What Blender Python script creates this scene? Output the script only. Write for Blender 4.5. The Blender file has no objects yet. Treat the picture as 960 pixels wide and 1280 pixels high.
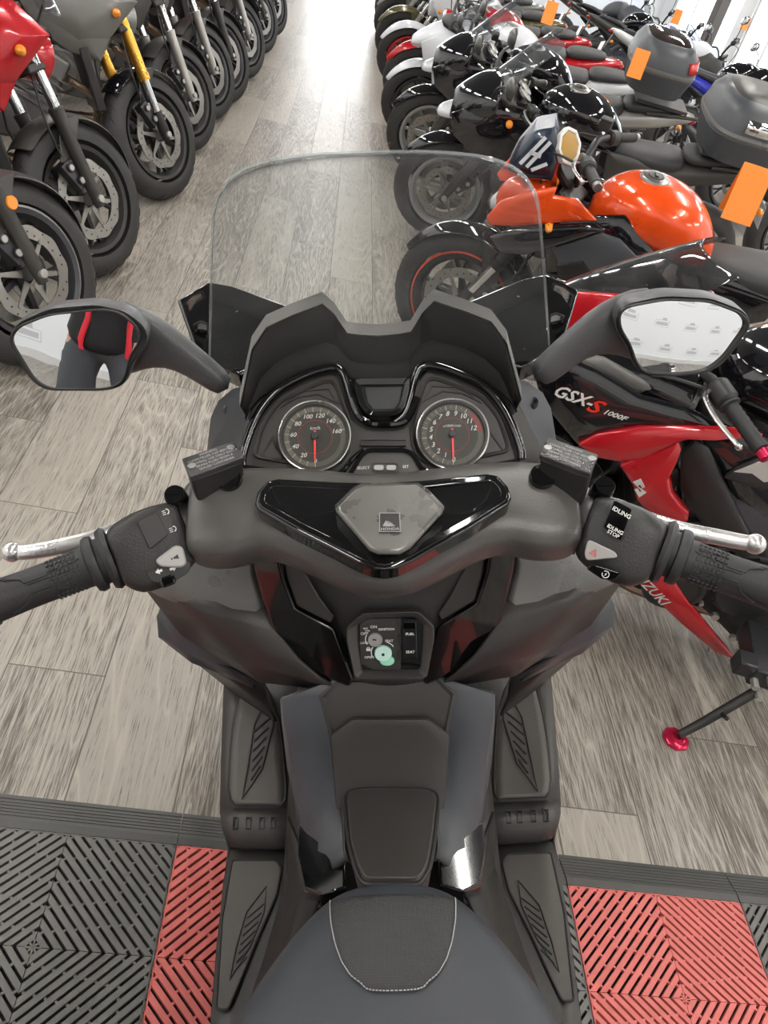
import bpy, bmesh, math, random
from mathutils import Vector, Matrix
PI = math.pi
random.seed(7)
scene = bpy.context.scene
COL = scene.collection
V = Vector

# ------------------------------------------------------------------ camera solve
FPX = 970.0
def cam_rows(a, b, c):
    ca, sa, cb, sb, cc, sc = math.cos(a), math.sin(a), math.cos(b), math.sin(b), math.cos(c), math.sin(c)
    right, up, fwd = V((1, 0, 0)), V((0, sa, ca)), V((0, ca, -sa))
    r = cb*right+sb*up; u = -sb*right+cb*up
    Z = Matrix.Rotation(c, 3, 'Z')
    return Z @ r, Z @ u, Z @ fwd
CR, CU, CF = cam_rows(math.radians(37.896), math.radians(17.308), math.radians(-11.700))
CAM = V((0, 0, 1.502))
def ray(px, py):
    return CR*((px-480)/FPX) + CU*((640-py)/FPX) + CF
def wz(px, py, z=0.0):
    d = ray(px, py); t = (z-CAM.z)/d.z
    return CAM+d*t
# scooter frame: x right, y forward, z along its leaning mid plane
SX = V((0.96765, 0.0013, 0.2523)).normalized()
SY = V((-0.00134, 1, 0)).normalized()
SZ = SX.cross(SY).normalized()
SX = SY.cross(SZ).normalized()
HC = CAM.z/SZ.z
SO = CAM-SZ*HC
SROT = Matrix((SX, SY, SZ))        # rows: world -> local
def lray(px, py): return SROT @ ray(px, py)
LC = V((0, 0, HC))
def P(px, py, z):
    d = lray(px, py); t = (z-HC)/d.z
    return LC+d*t
def PY(px, py, y):
    d = lray(px, py); return LC+d*(y/d.y)
def PX(px, py, x):
    d = lray(px, py); return LC+d*(x/d.x)
class Pl:
    """an inclined working plane across the scooter: passes y,z, rises towards the front by ang"""
    def __init__(s, y, z, ang, roll=0.0, p=None):
        a = math.radians(ang)
        s.ex = V((math.cos(roll), 0, math.sin(roll)))
        s.ey = V((0, math.cos(a), math.sin(a)))
        s.n = s.ex.cross(s.ey).normalized(); s.ey = s.n.cross(s.ex)
        s.p = V((0, y, z)) if p is None else p
    def at(s, px, py, off=0.0):
        d = lray(px, py); q = s.p+s.n*off
        return LC+d*((q-LC).dot(s.n)/d.dot(s.n))

# ------------------------------------------------------------------ materials
MATS = {}
def mat(name, col, rough=0.5, metal=0.0, bump=0.0, bscale=400.0, coat=0.0, spec=0.5, var=0.0, vscale=6.0, emit=None, estr=0.0):
    if name in MATS: return MATS[name]
    m = bpy.data.materials.new(name); m.use_nodes = True
    nt = m.node_tree; b = nt.nodes['Principled BSDF']
    b.inputs['Base Color'].default_value = (*col, 1)
    b.inputs['Roughness'].default_value = rough
    b.inputs['Metallic'].default_value = metal
    b.inputs['Specular IOR Level'].default_value = spec
    b.inputs['Coat Weight'].default_value = coat
    b.inputs['Coat Roughness'].default_value = 0.04
    if emit:
        b.inputs['Emission Color'].default_value = (*emit, 1)
        b.inputs['Emission Strength'].default_value = estr
    tc = nt.nodes.new('ShaderNodeTexCoord')
    if bump:
        n = nt.nodes.new('ShaderNodeTexNoise'); n.inputs['Scale'].default_value = bscale; n.inputs['Detail'].default_value = 2
        bp = nt.nodes.new('ShaderNodeBump'); bp.inputs['Strength'].default_value = bump; bp.inputs['Distance'].default_value = 0.001
        nt.links.new(tc.outputs['Object'], n.inputs['Vector']); nt.links.new(n.outputs['Fac'], bp.inputs['Height'])
        nt.links.new(bp.outputs['Normal'], b.inputs['Normal'])
    # slight wear / handling marks
    n2 = nt.nodes.new('ShaderNodeTexNoise'); n2.inputs['Scale'].default_value = vscale; n2.inputs['Detail'].default_value = 5
    nt.links.new(tc.outputs['Object'], n2.inputs['Vector'])
    mr = nt.nodes.new('ShaderNodeMapRange'); mr.inputs['From Min'].default_value = .35; mr.inputs['From Max'].default_value = .65
    mr.inputs['To Min'].default_value = max(0.0, rough-.06*(rough > .1)); mr.inputs['To Max'].default_value = min(1, rough+.06*(rough > .1))
    nt.links.new(n2.outputs['Fac'], mr.inputs['Value']); nt.links.new(mr.outputs['Result'], b.inputs['Roughness'])
    if var:
        mx = nt.nodes.new('ShaderNodeMix'); mx.data_type = 'RGBA'
        mx.inputs[6].default_value = (*[c*(1-var) for c in col], 1); mx.inputs[7].default_value = (*[min(1, c*(1+var)) for c in col], 1)
        nt.links.new(n2.outputs['Fac'], mx.inputs[0]); nt.links.new(mx.outputs[2], b.inputs['Base Color'])
    MATS[name] = m
    return m
def clear_mat(name, tint, glossy=1.0, dust=0.02, rough=0.02, dustcol=(.8, .82, .85)):
    """clear or smoked sheet: transparent body, Fresnel reflection, a little dust"""
    m = bpy.data.materials.new(name); m.use_nodes = True; nt = m.node_tree
    for n in list(nt.nodes):
        if n.type != 'OUTPUT_MATERIAL': nt.nodes.remove(n)
    out = [n for n in nt.nodes][0]
    tr = nt.nodes.new('ShaderNodeBsdfTransparent'); tr.inputs[0].default_value = (*tint, 1)
    gl = nt.nodes.new('ShaderNodeBsdfGlossy'); gl.inputs['Roughness'].default_value = rough
    df = nt.nodes.new('ShaderNodeBsdfDiffuse'); df.inputs[0].default_value = (*dustcol, 1)
    lw = nt.nodes.new('ShaderNodeLayerWeight'); lw.inputs['Blend'].default_value = .5
    pw = nt.nodes.new('ShaderNodeMath'); pw.operation = 'POWER'; pw.inputs[1].default_value = 4.0; nt.links.new(lw.outputs['Facing'], pw.inputs[0])
    fr = nt.nodes.new('ShaderNodeMath'); fr.operation = 'MULTIPLY_ADD'; fr.inputs[1].default_value = .75; fr.inputs[2].default_value = .025*glossy; nt.links.new(pw.outputs[0], fr.inputs[0])
    m1 = nt.nodes.new('ShaderNodeMixShader'); m2 = nt.nodes.new('ShaderNodeMixShader')
    tc = nt.nodes.new('ShaderNodeTexCoord')
    no = nt.nodes.new('ShaderNodeTexNoise'); no.inputs['Scale'].default_value = 9; no.inputs['Detail'].default_value = 8
    vo = nt.nodes.new('ShaderNodeTexVoronoi'); vo.inputs['Scale'].default_value = 48
    nt.links.new(tc.outputs['Object'], no.inputs['Vector']); nt.links.new(tc.outputs['Object'], vo.inputs['Vector'])
    lt = nt.nodes.new('ShaderNodeMath'); lt.operation = 'LESS_THAN'; lt.inputs[1].default_value = 0.075
    nt.links.new(vo.outputs['Distance'], lt.inputs[0])
    vr = nt.nodes.new('ShaderNodeSeparateColor'); nt.links.new(vo.outputs['Color'], vr.inputs[0])
    gt = nt.nodes.new('ShaderNodeMath'); gt.operation = 'GREATER_THAN'; gt.inputs[1].default_value = .9; nt.links.new(vr.outputs[0], gt.inputs[0])
    mu = nt.nodes.new('ShaderNodeMath'); mu.operation = 'MULTIPLY'; nt.links.new(lt.outputs[0], mu.inputs[0]); nt.links.new(gt.outputs[0], mu.inputs[1])
    ad = nt.nodes.new('ShaderNodeMath'); ad.operation = 'MULTIPLY_ADD'; ad.inputs[1].default_value = .25
    mr = nt.nodes.new('ShaderNodeMapRange'); mr.inputs['From Min'].default_value = .3; mr.inputs['From Max'].default_value = .75
    mr.inputs['To Min'].default_value = dust*.4; mr.inputs['To Max'].default_value = dust*1.8
    nt.links.new(no.outputs['Fac'], mr.inputs['Value']); nt.links.new(mu.outputs[0], ad.inputs[0]); nt.links.new(mr.outputs[0], ad.inputs[2])
    nt.links.new(fr.outputs[0], m1.inputs[0]); nt.links.new(tr.outputs[0], m1.inputs[1]); nt.links.new(gl.outputs[0], m1.inputs[2])
    nt.links.new(ad.outputs[0], m2.inputs[0]); nt.links.new(m1.outputs[0], m2.inputs[1]); nt.links.new(df.outputs[0], m2.inputs[2])
    nt.links.new(m2.outputs[0], out.inputs['Surface'])
    MATS[name] = m
    return m

# ------------------------------------------------------------------ objects
def mark_sharp(bm, ang=38):
    a = math.radians(ang)
    for f in bm.faces: f.smooth = True
    for e in bm.edges:
        if len(e.link_faces) == 2:
            try: e.smooth = e.calc_face_angle() < a
            except Exception: pass
XF = None     # optional transform applied to every vertex while set (used for steered front ends)
def obj(name, bm, m, parent=None, sub=0, solid=0.0, bevel=0.0, sharp=38, seg=2, soff=-1.0, kind=None, label=None):
    if XF is not None: bm.transform(XF)
    bmesh.ops.recalc_face_normals(bm, faces=bm.faces)
    if not sub: mark_sharp(bm, sharp)
    else:
        for f in bm.faces: f.smooth = True
    me = bpy.data.meshes.new(name); bm.to_mesh(me); bm.free()
    ms = m if isinstance(m, (list, tuple)) else [m]
    for q in ms: me.materials.append(q)
    o = bpy.data.objects.new(name, me); COL.objects.link(o)
    if parent: o.parent = parent
    if solid:
        s = o.modifiers.new('s', 'SOLIDIFY'); s.thickness = solid; s.offset = soff
    if bevel:
        b = o.modifiers.new('b', 'BEVEL'); b.width = bevel; b.segments = seg; b.limit_method = 'ANGLE'; b.angle_limit = math.radians(40)
    if sub:
        s = o.modifiers.new('u', 'SUBSURF'); s.levels = sub; s.render_levels = sub
    if kind: o['kind'] = kind
    if label: o['label'] = label
    return o
def thing(name, label, cat, group=None, loc=(0, 0, 0)):
    o = bpy.data.objects.new(name, None); COL.objects.link(o); o.location = loc
    o.empty_display_size = .05
    o['label'] = label; o['category'] = cat
    if group: o['group'] = group
    return o
def tag(o, label, cat, group=None):
    o['label'] = label; o['category'] = cat
    if group: o['group'] = group
    return o

# ------------------------------------------------------------------ mesh helpers (all add to a bmesh)
def NB(): return bmesh.new()
def face(bm, vs, mi=0):
    try:
        f = bm.faces.new(vs); f.material_index = mi; return f
    except Exception: return None
def a_prism(bm, pts, vec, mi=0):
    a = [bm.verts.new(p) for p in pts]; b = [bm.verts.new(V(p)+V(vec)) for p in pts]
    face(bm, a, mi); face(bm, b[::-1], mi)
    n = len(pts)
    for i in range(n): face(bm, (a[i], b[i], b[(i+1) % n], a[(i+1) % n]), mi)
def a_box(bm, c, s, R=None, mi=0, taper=1.0):
    c = V(c); R = R or Matrix.Identity(3); hx, hy, hz = s[0]/2, s[1]/2, s[2]/2
    vs = []
    for z in (-1, 1):
        k = taper if z > 0 else 1
        for x, y in ((-1, -1), (1, -1), (1, 1), (-1, 1)):
            vs.append(bm.verts.new(c+R @ V((x*hx*k, y*hy*k, z*hz))))
    for f in ((3, 2, 1, 0), (4, 5, 6, 7), (0, 1, 5, 4), (1, 2, 6, 5), (2, 3, 7, 6), (3, 0, 4, 7)): face(bm, [vs[i] for i in f], mi)
def frame(t, up=V((0, 0, 1))):
    t = V(t).normalized()
    if abs(t.dot(up)) > .98: up = V((0, 1, 0))
    s = t.cross(up).normalized(); u = s.cross(t).normalized()
    return t, s, u
def a_loft(bm, rings, cap=True, closed=True, mi=0, loop=False):
    R = [[bm.verts.new(p) for p in r] for r in rings]
    n = len(rings[0])
    m = len(R)
    for i in range(m if loop else m-1):
        A, B = R[i], R[(i+1) % m]
        for j in range(n if closed else n-1):
            face(bm, (A[j], A[(j+1) % n], B[(j+1) % n], B[j]), mi)
    if cap and closed and not loop:
        face(bm, R[0][::-1], mi); face(bm, R[-1], mi)
def a_tube(bm, path, rad, n=12, cap=True, mi=0, flat=1.0, up=V((0, 0, 1)), loop=False):
    path = [V(p) for p in path]
    rings = []
    for i, p in enumerate(path):
        if loop: t = path[(i+1) % len(path)]-path[i-1]
        else: t = path[min(i+1, len(path)-1)]-path[max(i-1, 0)]
        t, s, u = frame(t, up)
        r = rad[i] if isinstance(rad, (list, tuple)) else rad
        rings.append([p+s*(math.cos(2*PI*k/n)*r)+u*(math.sin(2*PI*k/n)*r*flat) for k in range(n)])
    a_loft(bm, rings, cap, mi=mi, loop=loop)
def smoothpath(pts, n=6):
    pts = [V(p) for p in pts]; out = []
    for i in range(len(pts)-1):
        p0 = pts[max(i-1, 0)]; p1 = pts[i]; p2 = pts[i+1]; p3 = pts[min(i+2, len(pts)-1)]
        for k in range(n):
            t = k/n
            out.append(.5*((2*p1)+(p2-p0)*t+(2*p0-5*p1+4*p2-p3)*t*t+(3*p1-p0-3*p2+p3)*t**3))
    out.append(pts[-1]); return out
def a_lathe(bm, c, axis, prof, n=32, mi=0, close=False, a0=0.0, a1=2*PI, up=V((0, 0, 1))):
    """prof: list of (distance along axis, radius)"""
    c = V(c); t, s, u = frame(axis, up)
    full = abs(a1-a0-2*PI) < 1e-6
    m = n if full else n+1
    rings = []
    for k in range(m):
        a = a0+(a1-a0)*k/n
        d = s*math.cos(a)+u*math.sin(a)
        rings.append([c+t*h+d*r for h, r in prof])
    R = [[bm.verts.new(p) for p in r] for r in rings]
    for i in range(m if full else m-1):
        A, B = R[i], R[(i+1) % m]
        for j in range(len(prof)-1 if not close else len(prof)):
            j2 = (j+1) % len(prof)
            face(bm, (A[j], A[j2], B[j2], B[j]), mi)
    bmesh.ops.remove_doubles(bm, verts=bm.verts, dist=1e-6)
def a_cyl(bm, a, b, r, n=20, r2=None, mi=0, ch=0.0):
    a, b = V(a), V(b); L = (b-a).length; r2 = r if r2 is None else r2
    ch = min(ch, r*.9, L*.4)
    pr = [(0, 0), (0, r-ch), (ch, r), (L-ch, r2), (L, max(r2-ch, 1e-4)), (L, 0)] if ch else [(0, 0), (0, r), (L, r2), (L, 0)]
    a_lathe(bm, a, b-a, pr, n, mi)
def a_sphere(bm, c, r, n=12, s=(1, 1, 1)):
    ret = bmesh.ops.create_uvsphere(bm, u_segments=n*2, v_segments=n, radius=r)
    for v in ret['verts']: v.co = V((v.co.x*s[0], v.co.y*s[1], v.co.z*s[2]))+V(c)
def sring(c, ex, ez, w, h, e=2.5, n=20, top=1.0, bot=1.0):
    """super-ellipse ring, centre c, half width w, half height h (scaled above/below)"""
    out = []
    for k in range(n):
        a = 2*PI*k/n; ca, sa = math.cos(a), math.sin(a)
        x = math.copysign(abs(ca)**(2/e), ca)*w
        z = math.copysign(abs(sa)**(2/e), sa)*h*(top if sa > 0 else bot)
        out.append(V(c)+V(ex)*x+V(ez)*z)
    return out
def hull(name, secs, m, parent, e=2.5, n=20, sub=1, ex=V((1, 0, 0)), ez=V((0, 0, 1)), **k):
    """secs: (x, y, z, half width, half height)"""
    bm = NB(); a_loft(bm, [sring((s[0], s[1], s[2]), ex, ez, s[3], s[4], s[5] if len(s) > 5 else e, n) for s in secs])
    return obj(name, bm, m, parent, sub=sub, **k)
def a_grid(bm, rows, mi=0, mirror=False):
    R = [[bm.verts.new(p) for p in r] for r in rows]
    for i in range(len(R)-1):
        for j in range(len(R[0])-1): face(bm, (R[i][j], R[i][j+1], R[i+1][j+1], R[i+1][j]), mi)
def mx(pts): return [V((-p[0], p[1], p[2])) for p in pts]
def rnd_poly(pts, r=.004, k=3):
    """round the corners of a polygon"""
    pts = [V(p) for p in pts]; out = []; n = len(pts)
    for i in range(n):
        p, a, b = pts[i], pts[i-1], pts[(i+1) % n]
        ra = min(r, (a-p).length*.45); rb = min(r, (b-p).length*.45)
        A = p+(a-p).normalized()*ra; B = p+(b-p).normalized()*rb
        for j in range(k+1):
            t = j/k; out.append(A*(1-t)**2+p*2*t*(1-t)+B*t*t)
    return out
def plate(name, pts, n, th, m, parent, bevel=.0015, rnd=0.0, **k):
    if rnd: pts = rnd_poly(pts, rnd)
    bm = NB(); a_prism(bm, pts, -V(n)*th)
    return obj(name, bm, m, parent, bevel=bevel, **k)
def inset_poly(pts, n, d):
    """shrink a polygon by d (n = its normal)"""
    pts = [V(p) for p in pts]; N = len(pts); out = []
    area = V((0, 0, 0))
    for i in range(N): area += pts[i].cross(pts[(i+1) % N])
    sgn = 1 if area.dot(V(n)) > 0 else -1
    for i in range(N):
        a = (pts[i]-pts[i-1]); b = (pts[(i+1) % N]-pts[i])
        na = V(n).cross(a).normalized()*sgn; nb = V(n).cross(b).normalized()*sgn
        m_ = na+nb; L = max(m_.length_squared, .4)
        out.append(pts[i]+m_*(2*d/L))
    return out
def rim_frame(bm, outer, inner, n, th):
    """frame between two outlines with the same point count"""
    N = len(outer); n = V(n)
    o1 = [bm.verts.new(p) for p in outer]; i1 = [bm.verts.new(p) for p in inner]
    o2 = [bm.verts.new(V(p)-n*th) for p in outer]; i2 = [bm.verts.new(V(p)-n*th) for p in inner]
    for k in range(N):
        j = (k+1) % N
        face(bm, (o1[k], o1[j], i1[j], i1[k])); face(bm, (o2[j], o2[k], i2[k], i2[j]))
        face(bm, (o1[j], o1[k], o2[k], o2[j])); face(bm, (i1[k], i1[j], i2[j], i2[k]))
def a_text(bm, s, size, o, ex, ey, shear=0.0, align='CENTER', th=.0004, bold=0.0, sx=1.0):
    cu = bpy.data.curves.new('t', 'FONT'); cu.body = s; cu.size = size; cu.align_x = align; cu.align_y = 'CENTER'
    cu.shear = shear; cu.offset = bold; cu.resolution_u = 2
    ob = bpy.data.objects.new('t', cu); COL.objects.link(ob)
    me = ob.to_mesh()
    ex, ey = V(ex).normalized(), V(ey).normalized(); nn = ex.cross(ey)
    vs = [bm.verts.new(V(o)+ex*(v.co.x*sx)+ey*v.co.y+nn*th) for v in me.vertices]
    for p in me.polygons: face(bm, [vs[i] for i in p.vertices])
    ob.to_mesh_clear(); bpy.data.objects.remove(ob); bpy.data.curves.remove(cu)
def text(name, items, m, parent, **k):
    bm = NB()
    for it in items: a_text(bm, *it[:5], **(it[5] if len(it) > 5 else {}))
    me = bpy.data.meshes.new(name)
    if XF is not None: bm.transform(XF)
    bm.to_mesh(me); bm.free(); me.materials.append(m)
    o = bpy.data.objects.new(name, me); COL.objects.link(o); o.parent = parent
    return o

# palette
plast = mat('matte_plastic', (.046, .043, .040), .38, bump=.25, bscale=900, var=.15)
plast_b = mat('matte_plastic_bluish', (.062, .067, .077), .38, bump=.2, bscale=900, var=.12)
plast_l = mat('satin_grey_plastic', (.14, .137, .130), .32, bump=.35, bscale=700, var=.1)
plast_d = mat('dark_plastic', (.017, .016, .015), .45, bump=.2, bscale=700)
gloss = mat('piano_black', (.004, .004, .0045), .05, coat=.5, spec=.6)
rubber = mat('black_rubber', (.020, .020, .021), .55, bump=.3, bscale=300)
tyre_m = mat('tyre_rubber', (.030, .029, .028), .6, bump=.5, bscale=160, var=.25, vscale=14)
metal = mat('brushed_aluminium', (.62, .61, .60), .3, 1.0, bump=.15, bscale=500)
steel = mat('steel', (.38, .37, .36), .35, 1.0)
darkm = mat('dark_metal', (.06, .06, .065), .38, .7, var=.2)
chrome = mat('chrome', (.82, .82, .82), .07, 1.0)
white = mat('white_marking', (.75, .75, .72), .5)
cream = mat('dial_marking', (.55, .52, .42), .5)
redm = mat('red_marking', (.65, .03, .03), .4)
dial = mat('dial_face', (.035, .032, .028), .5)
silver_b = mat('silver_button', (.36, .355, .34), .4, .3)
# ================================================================== the setting
def node_floor():
    m = bpy.data.materials.new('oak_vinyl_planks'); m.use_nodes = True; nt = m.node_tree; N = nt.nodes; L = nt.links
    b = N['Principled BSDF']
    geo = N.new('ShaderNodeNewGeometry'); sep = N.new('ShaderNodeSeparateXYZ'); L.new(geo.outputs['Position'], sep.inputs[0])
    def math_(op, a, b_=None, c=None):
        n = N.new('ShaderNodeMath'); n.operation = op
        for i, v in enumerate((a, b_, c)):
            if v is None: continue
            if isinstance(v, (int, float)): n.inputs[i].default_value = v
            else: L.new(v, n.inputs[i])
        return n.outputs[0]
    PW, PLN = 0.2085, 1.25
    u = math_('DIVIDE', math_('ADD', sep.outputs[0], 20*PW-.150), PW)
    col = math_('FLOOR', u); fu = math_('FRACT', u)
    wn = N.new('ShaderNodeTexWhiteNoise'); wn.noise_dimensions = '1D'; L.new(col, wn.inputs['W'])
    # joints step along by about a third of a plank from row to row
    v = math_('ADD', math_('DIVIDE', sep.outputs[1], PLN), math_('ADD', math_('MULTIPLY', col, .37), math_('MULTIPLY', wn.outputs['Value'], .12)))
    v = math_('ADD', v, 3.71)
    row = math_('FLOOR', v); fv = math_('FRACT', v)
    comb = N.new('ShaderNodeCombineXYZ'); L.new(col, comb.inputs[0]); L.new(row, comb.inputs[1])
    wn2 = N.new('ShaderNodeTexWhiteNoise'); wn2.noise_dimensions = '2D'; L.new(comb.outputs[0], wn2.inputs['Vector'])
    # grain space: long along Y, offset per plank
    gx = math_('ADD', sep.outputs[0], math_('MULTIPLY', wn2.outputs['Value'], 37.0))
    gy = math_('ADD', math_('MULTIPLY', sep.outputs[1], .085), math_('MULTIPLY', wn2.outputs['Value'], 11.0))
    gc = N.new('ShaderNodeCombineXYZ'); L.new(gx, gc.inputs[0]); L.new(gy, gc.inputs[1])
    # flame (cathedral) figure
    n1 = N.new('ShaderNodeTexNoise'); n1.inputs['Scale'].default_value = 7.5; n1.inputs['Detail'].default_value = 2; n1.inputs['Roughness'].default_value = .45; n1.inputs['Distortion'].default_value = .35
    L.new(gc.outputs[0], n1.inputs['Vector'])
    rings = math_('FRACT', math_('MULTIPLY', n1.outputs['Fac'], 20.0))
    tri = math_('ABSOLUTE', math_('SUBTRACT', rings, .5))      # 0 mid .. .5 edge
    # fine pores
    gy2 = math_('MULTIPLY', sep.outputs[1], .035)
    gc2 = N.new('ShaderNodeCombineXYZ'); L.new(gx, gc2.inputs[0]); L.new(gy2, gc2.inputs[1])
    n2 = N.new('ShaderNodeTexNoise'); n2.inputs['Scale'].default_value = 330; n2.inputs['Detail'].default_value = 4; n2.inputs['Roughness'].default_value = .7
    L.new(gc2.outputs[0], n2.inputs['Vector'])
    n3 = N.new('ShaderNodeTexNoise'); n3.inputs['Scale'].default_value = 14; n3.inputs['Detail'].default_value = 6; L.new(gc.outputs[0], n3.inputs['Vector'])
    grain = math_('ADD', math_('MULTIPLY', tri, .20), math_('ADD', math_('MULTIPLY', n2.outputs['Fac'], 1.45), math_('MULTIPLY', n3.outputs['Fac'], .38)))
    grain = math_('ADD', grain, math_('MULTIPLY', math_('SUBTRACT', wn2.outputs['Value'], .5), .22))
    rp = N.new('ShaderNodeValToRGB'); L.new(grain, rp.inputs[0])
    rp.color_ramp.elements[0].position = .62; rp.color_ramp.elements[0].color = (.070, .061, .052, 1)
    rp.color_ramp.elements[1].position = 1.25 if False else 1.0; rp.color_ramp.elements[1].color = (.36, .33, .288, 1)
    e = rp.color_ramp.elements.new(.84); e.color = (.178, .158, .135, 1)
    # limed bright veins along ring edges
    vein = N.new('ShaderNodeMapRange'); L.new(tri, vein.inputs['Value']); vein.inputs['From Min'].default_value = .40; vein.inputs['From Max'].default_value = .5
    vm = math_('MULTIPLY', vein.outputs[0], math_('MULTIPLY', n2.outputs['Fac'], 1.25))
    mixv = N.new('ShaderNodeMix'); mixv.data_type = 'RGBA'; L.new(vm, mixv.inputs[0]); L.new(rp.outputs[0], mixv.inputs[6]); mixv.inputs[7].default_value = (.46, .42, .36, 1)
    # seams
    du = math_('MULTIPLY', math_('MINIMUM', fu, math_('SUBTRACT', 1.0, fu)), PW)
    dv = math_('MULTIPLY', math_('MINIMUM', fv, math_('SUBTRACT', 1.0, fv)), PLN)
    ds = math_('MINIMUM', du, dv)
    sm = N.new('ShaderNodeMapRange'); L.new(ds, sm.inputs['Value']); sm.inputs['From Min'].default_value = .0004; sm.inputs['From Max'].default_value = .0022
    mixs = N.new('ShaderNodeMix'); mixs.data_type = 'RGBA'; L.new(sm.outputs[0], mixs.inputs[0]); mixs.inputs[6].default_value = (.085, .07, .055, 1); L.new(mixv.outputs[2], mixs.inputs[7])
    L.new(mixs.outputs[2], b.inputs['Base Color'])
    b.inputs['Roughness'].default_value = .36; b.inputs['Specular IOR Level'].default_value = .5
    bp = N.new('ShaderNodeBump'); bp.inputs['Strength'].default_value = .3; bp.inputs['Distance'].default_value = .002
    hh = math_('ADD', math_('MULTIPLY', n2.outputs['Fac'], .5), sm.outputs[0]); L.new(hh, bp.inputs['Height']); L.new(bp.outputs[0], b.inputs['Normal'])
    return m
floor_m = node_floor()
XL, XR, YB, YF, ZC = -3.6, 6.4, -2.6, 19.0, 3.4
def structure(name, bm, m, **k): return obj(name, bm, m, kind='structure', **k)
bm = NB(); a_box(bm, ((XL+XR)/2, (YB+YF)/2, -.05), (XR-XL+.4, YF-YB+.4, .1)); structure('floor', bm, floor_m)
wall_m = mat('white_wall_paint', (.86, .88, .90), .7, bump=.3, bscale=60)
ceil_m = mat('ceiling_paint', (.10, .10, .10), .8, bump=.3, bscale=40)
post_m = mat('dark_brown_steel', (.07, .055, .045), .5)
bm = NB(); a_box(bm, ((XL+XR)/2, (YB+YF)/2, ZC+.05), (XR-XL+.4, YF-YB+.4, .1)); structure('ceiling', bm, ceil_m)
bm = NB(); a_box(bm, (XL-.1, (YB+YF)/2, ZC/2), (.2, YF-YB, ZC)); structure('wall_left', bm, wall_m)
bm = NB(); a_box(bm, ((XL+XR)/2, YB-.1, ZC/2), (XR-XL+.4, .2, ZC)); structure('wall_back', bm, wall_m)
def wall_with_holes(name, fixed, axis, a0, a1, holes):
    """holes: (a, b, z0, z1) along the wall"""
    bm = NB(); cur = a0; T = .2
    def seg(u0, u1, z0, z1):
        if u1-u0 < .001 or z1-z0 < .001: return
        if axis == 'y': a_box(bm, (fixed, (u0+u1)/2, (z0+z1)/2), (T, u1-u0, z1-z0))
        else: a_box(bm, ((u0+u1)/2, fixed, (z0+z1)/2), (u1-u0, T, z1-z0))
    for h in holes:
        seg(cur, h[0], 0, ZC); seg(h[0], h[1], 0, h[2]); seg(h[0], h[1], h[3], ZC); cur = h[1]
    seg(cur, a1, 0, ZC)
    return structure(name, bm, wall_m)
pane_m = mat('daylit_frosted_pane', (.8, .82, .85), .3, emit=(.80, .90, 1.0), estr=3.2)
pane_f = mat('daylit_shopfront_glass', (.8, .82, .85), .3, emit=(.95, .97, 1.0), estr=9.0)
frame_m = mat('window_frame_white', (.7, .7, .7), .4)
RH = [(8.6, 11.4, .45, 2.9), (12.0, 14.7, .45, 2.9), (15.2, 18.4, .45, 2.9)]
wall_with_holes('wall_right', XR+.1, 'y', YB, YF, RH)
FH = [(-.75, .85, .05, 2.6)]
wall_with_holes('wall_front', YF+.1, 'x', XL, XR, FH)
def window(n, axis, fixed, h, pm, mull):
    f = thing('window_%d' % n, 'x', 'window'); del f['label']; del f['category']; f['kind'] = 'structure'
    u0, u1, z0, z1 = h
    def box(bm, ua, ub, za, zb, t, off=0):
        if axis == 'y': a_box(bm, (fixed+off, (ua+ub)/2, (za+zb)/2), (t, ub-ua, zb-za))
        else: a_box(bm, ((ua+ub)/2, fixed+off, (za+zb)/2), (ub-ua, t, zb-za))
    bm = NB()
    box(bm, u0, u1, z0, z0+.06, .1); box(bm, u0, u1, z1-.06, z1, .1); box(bm, u0, u0+.06, z0, z1, .1); box(bm, u1-.06, u1, z0, z1, .1)
    for i in range(1, mull): box(bm, u0+(u1-u0)*i/mull-.03, u0+(u1-u0)*i/mull+.03, z0, z1, .08)
    obj('window_frame', bm, frame_m, f)
    bm = NB(); box(bm, u0+.05, u1-.05, z0+.05, z1-.05, .02); obj('pane', bm, pm, f)
for i, h in enumerate(RH): window(i+1, 'y', XR+.08, h, pane_m, 3)
window(4, 'x', YF+.08, FH[0], pane_f, 2)
for i, (x, y) in enumerate([(XR-.5, 4.6), (XR-.5, 9.7), (XR-.5, 14.8)]):
    bm = NB(); a_box(bm, (x, y, ZC/2), (.16, .24, ZC)); o = obj('trim_%d' % (i+1), bm, post_m, kind='structure', bevel=.01)
for nm, c, s in (('baseboard_left', (XL+.01, (YB+YF)/2, .05), (.02, YF-YB, .1)), ('baseboard_right', (XR-.01, (YB+YF)/2, .05), (.02, YF-YB, .1)), ('baseboard_back', ((XL+XR)/2, YB+.01, .05), (XR-XL, .02, .1))):
    bm = NB(); a_box(bm, c, s); obj(nm, bm, frame_m, kind='structure')
# pale repeated emblem print on the back wall (seen in the mirrors)
pale = mat('pale_print', (.56, .57, .60), .7)
bm = NB()
bx = V((-1, 0, 0)); bz = V((0, 0, 1))
for r in range(5):
    for c in range(16):
        o = V((XR-.6-c*.7-(r % 2)*.35, YB+.002, .3+r*.55))
        for dz, w in ((.07, .30), (-.07, .30)): a_box(bm, o+bz*dz, (w, .002, .008))
        for dx in (-.15, .15): a_box(bm, o+V((dx, 0, 0)), (.008, .002, .145))
        a_box(bm, o+bz*.1, (.12, .002, .05)); a_box(bm, o+V((0, 0, 0)), (.24, .002, .07))
obj('wall_print', bm, pale, kind='structure')

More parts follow.
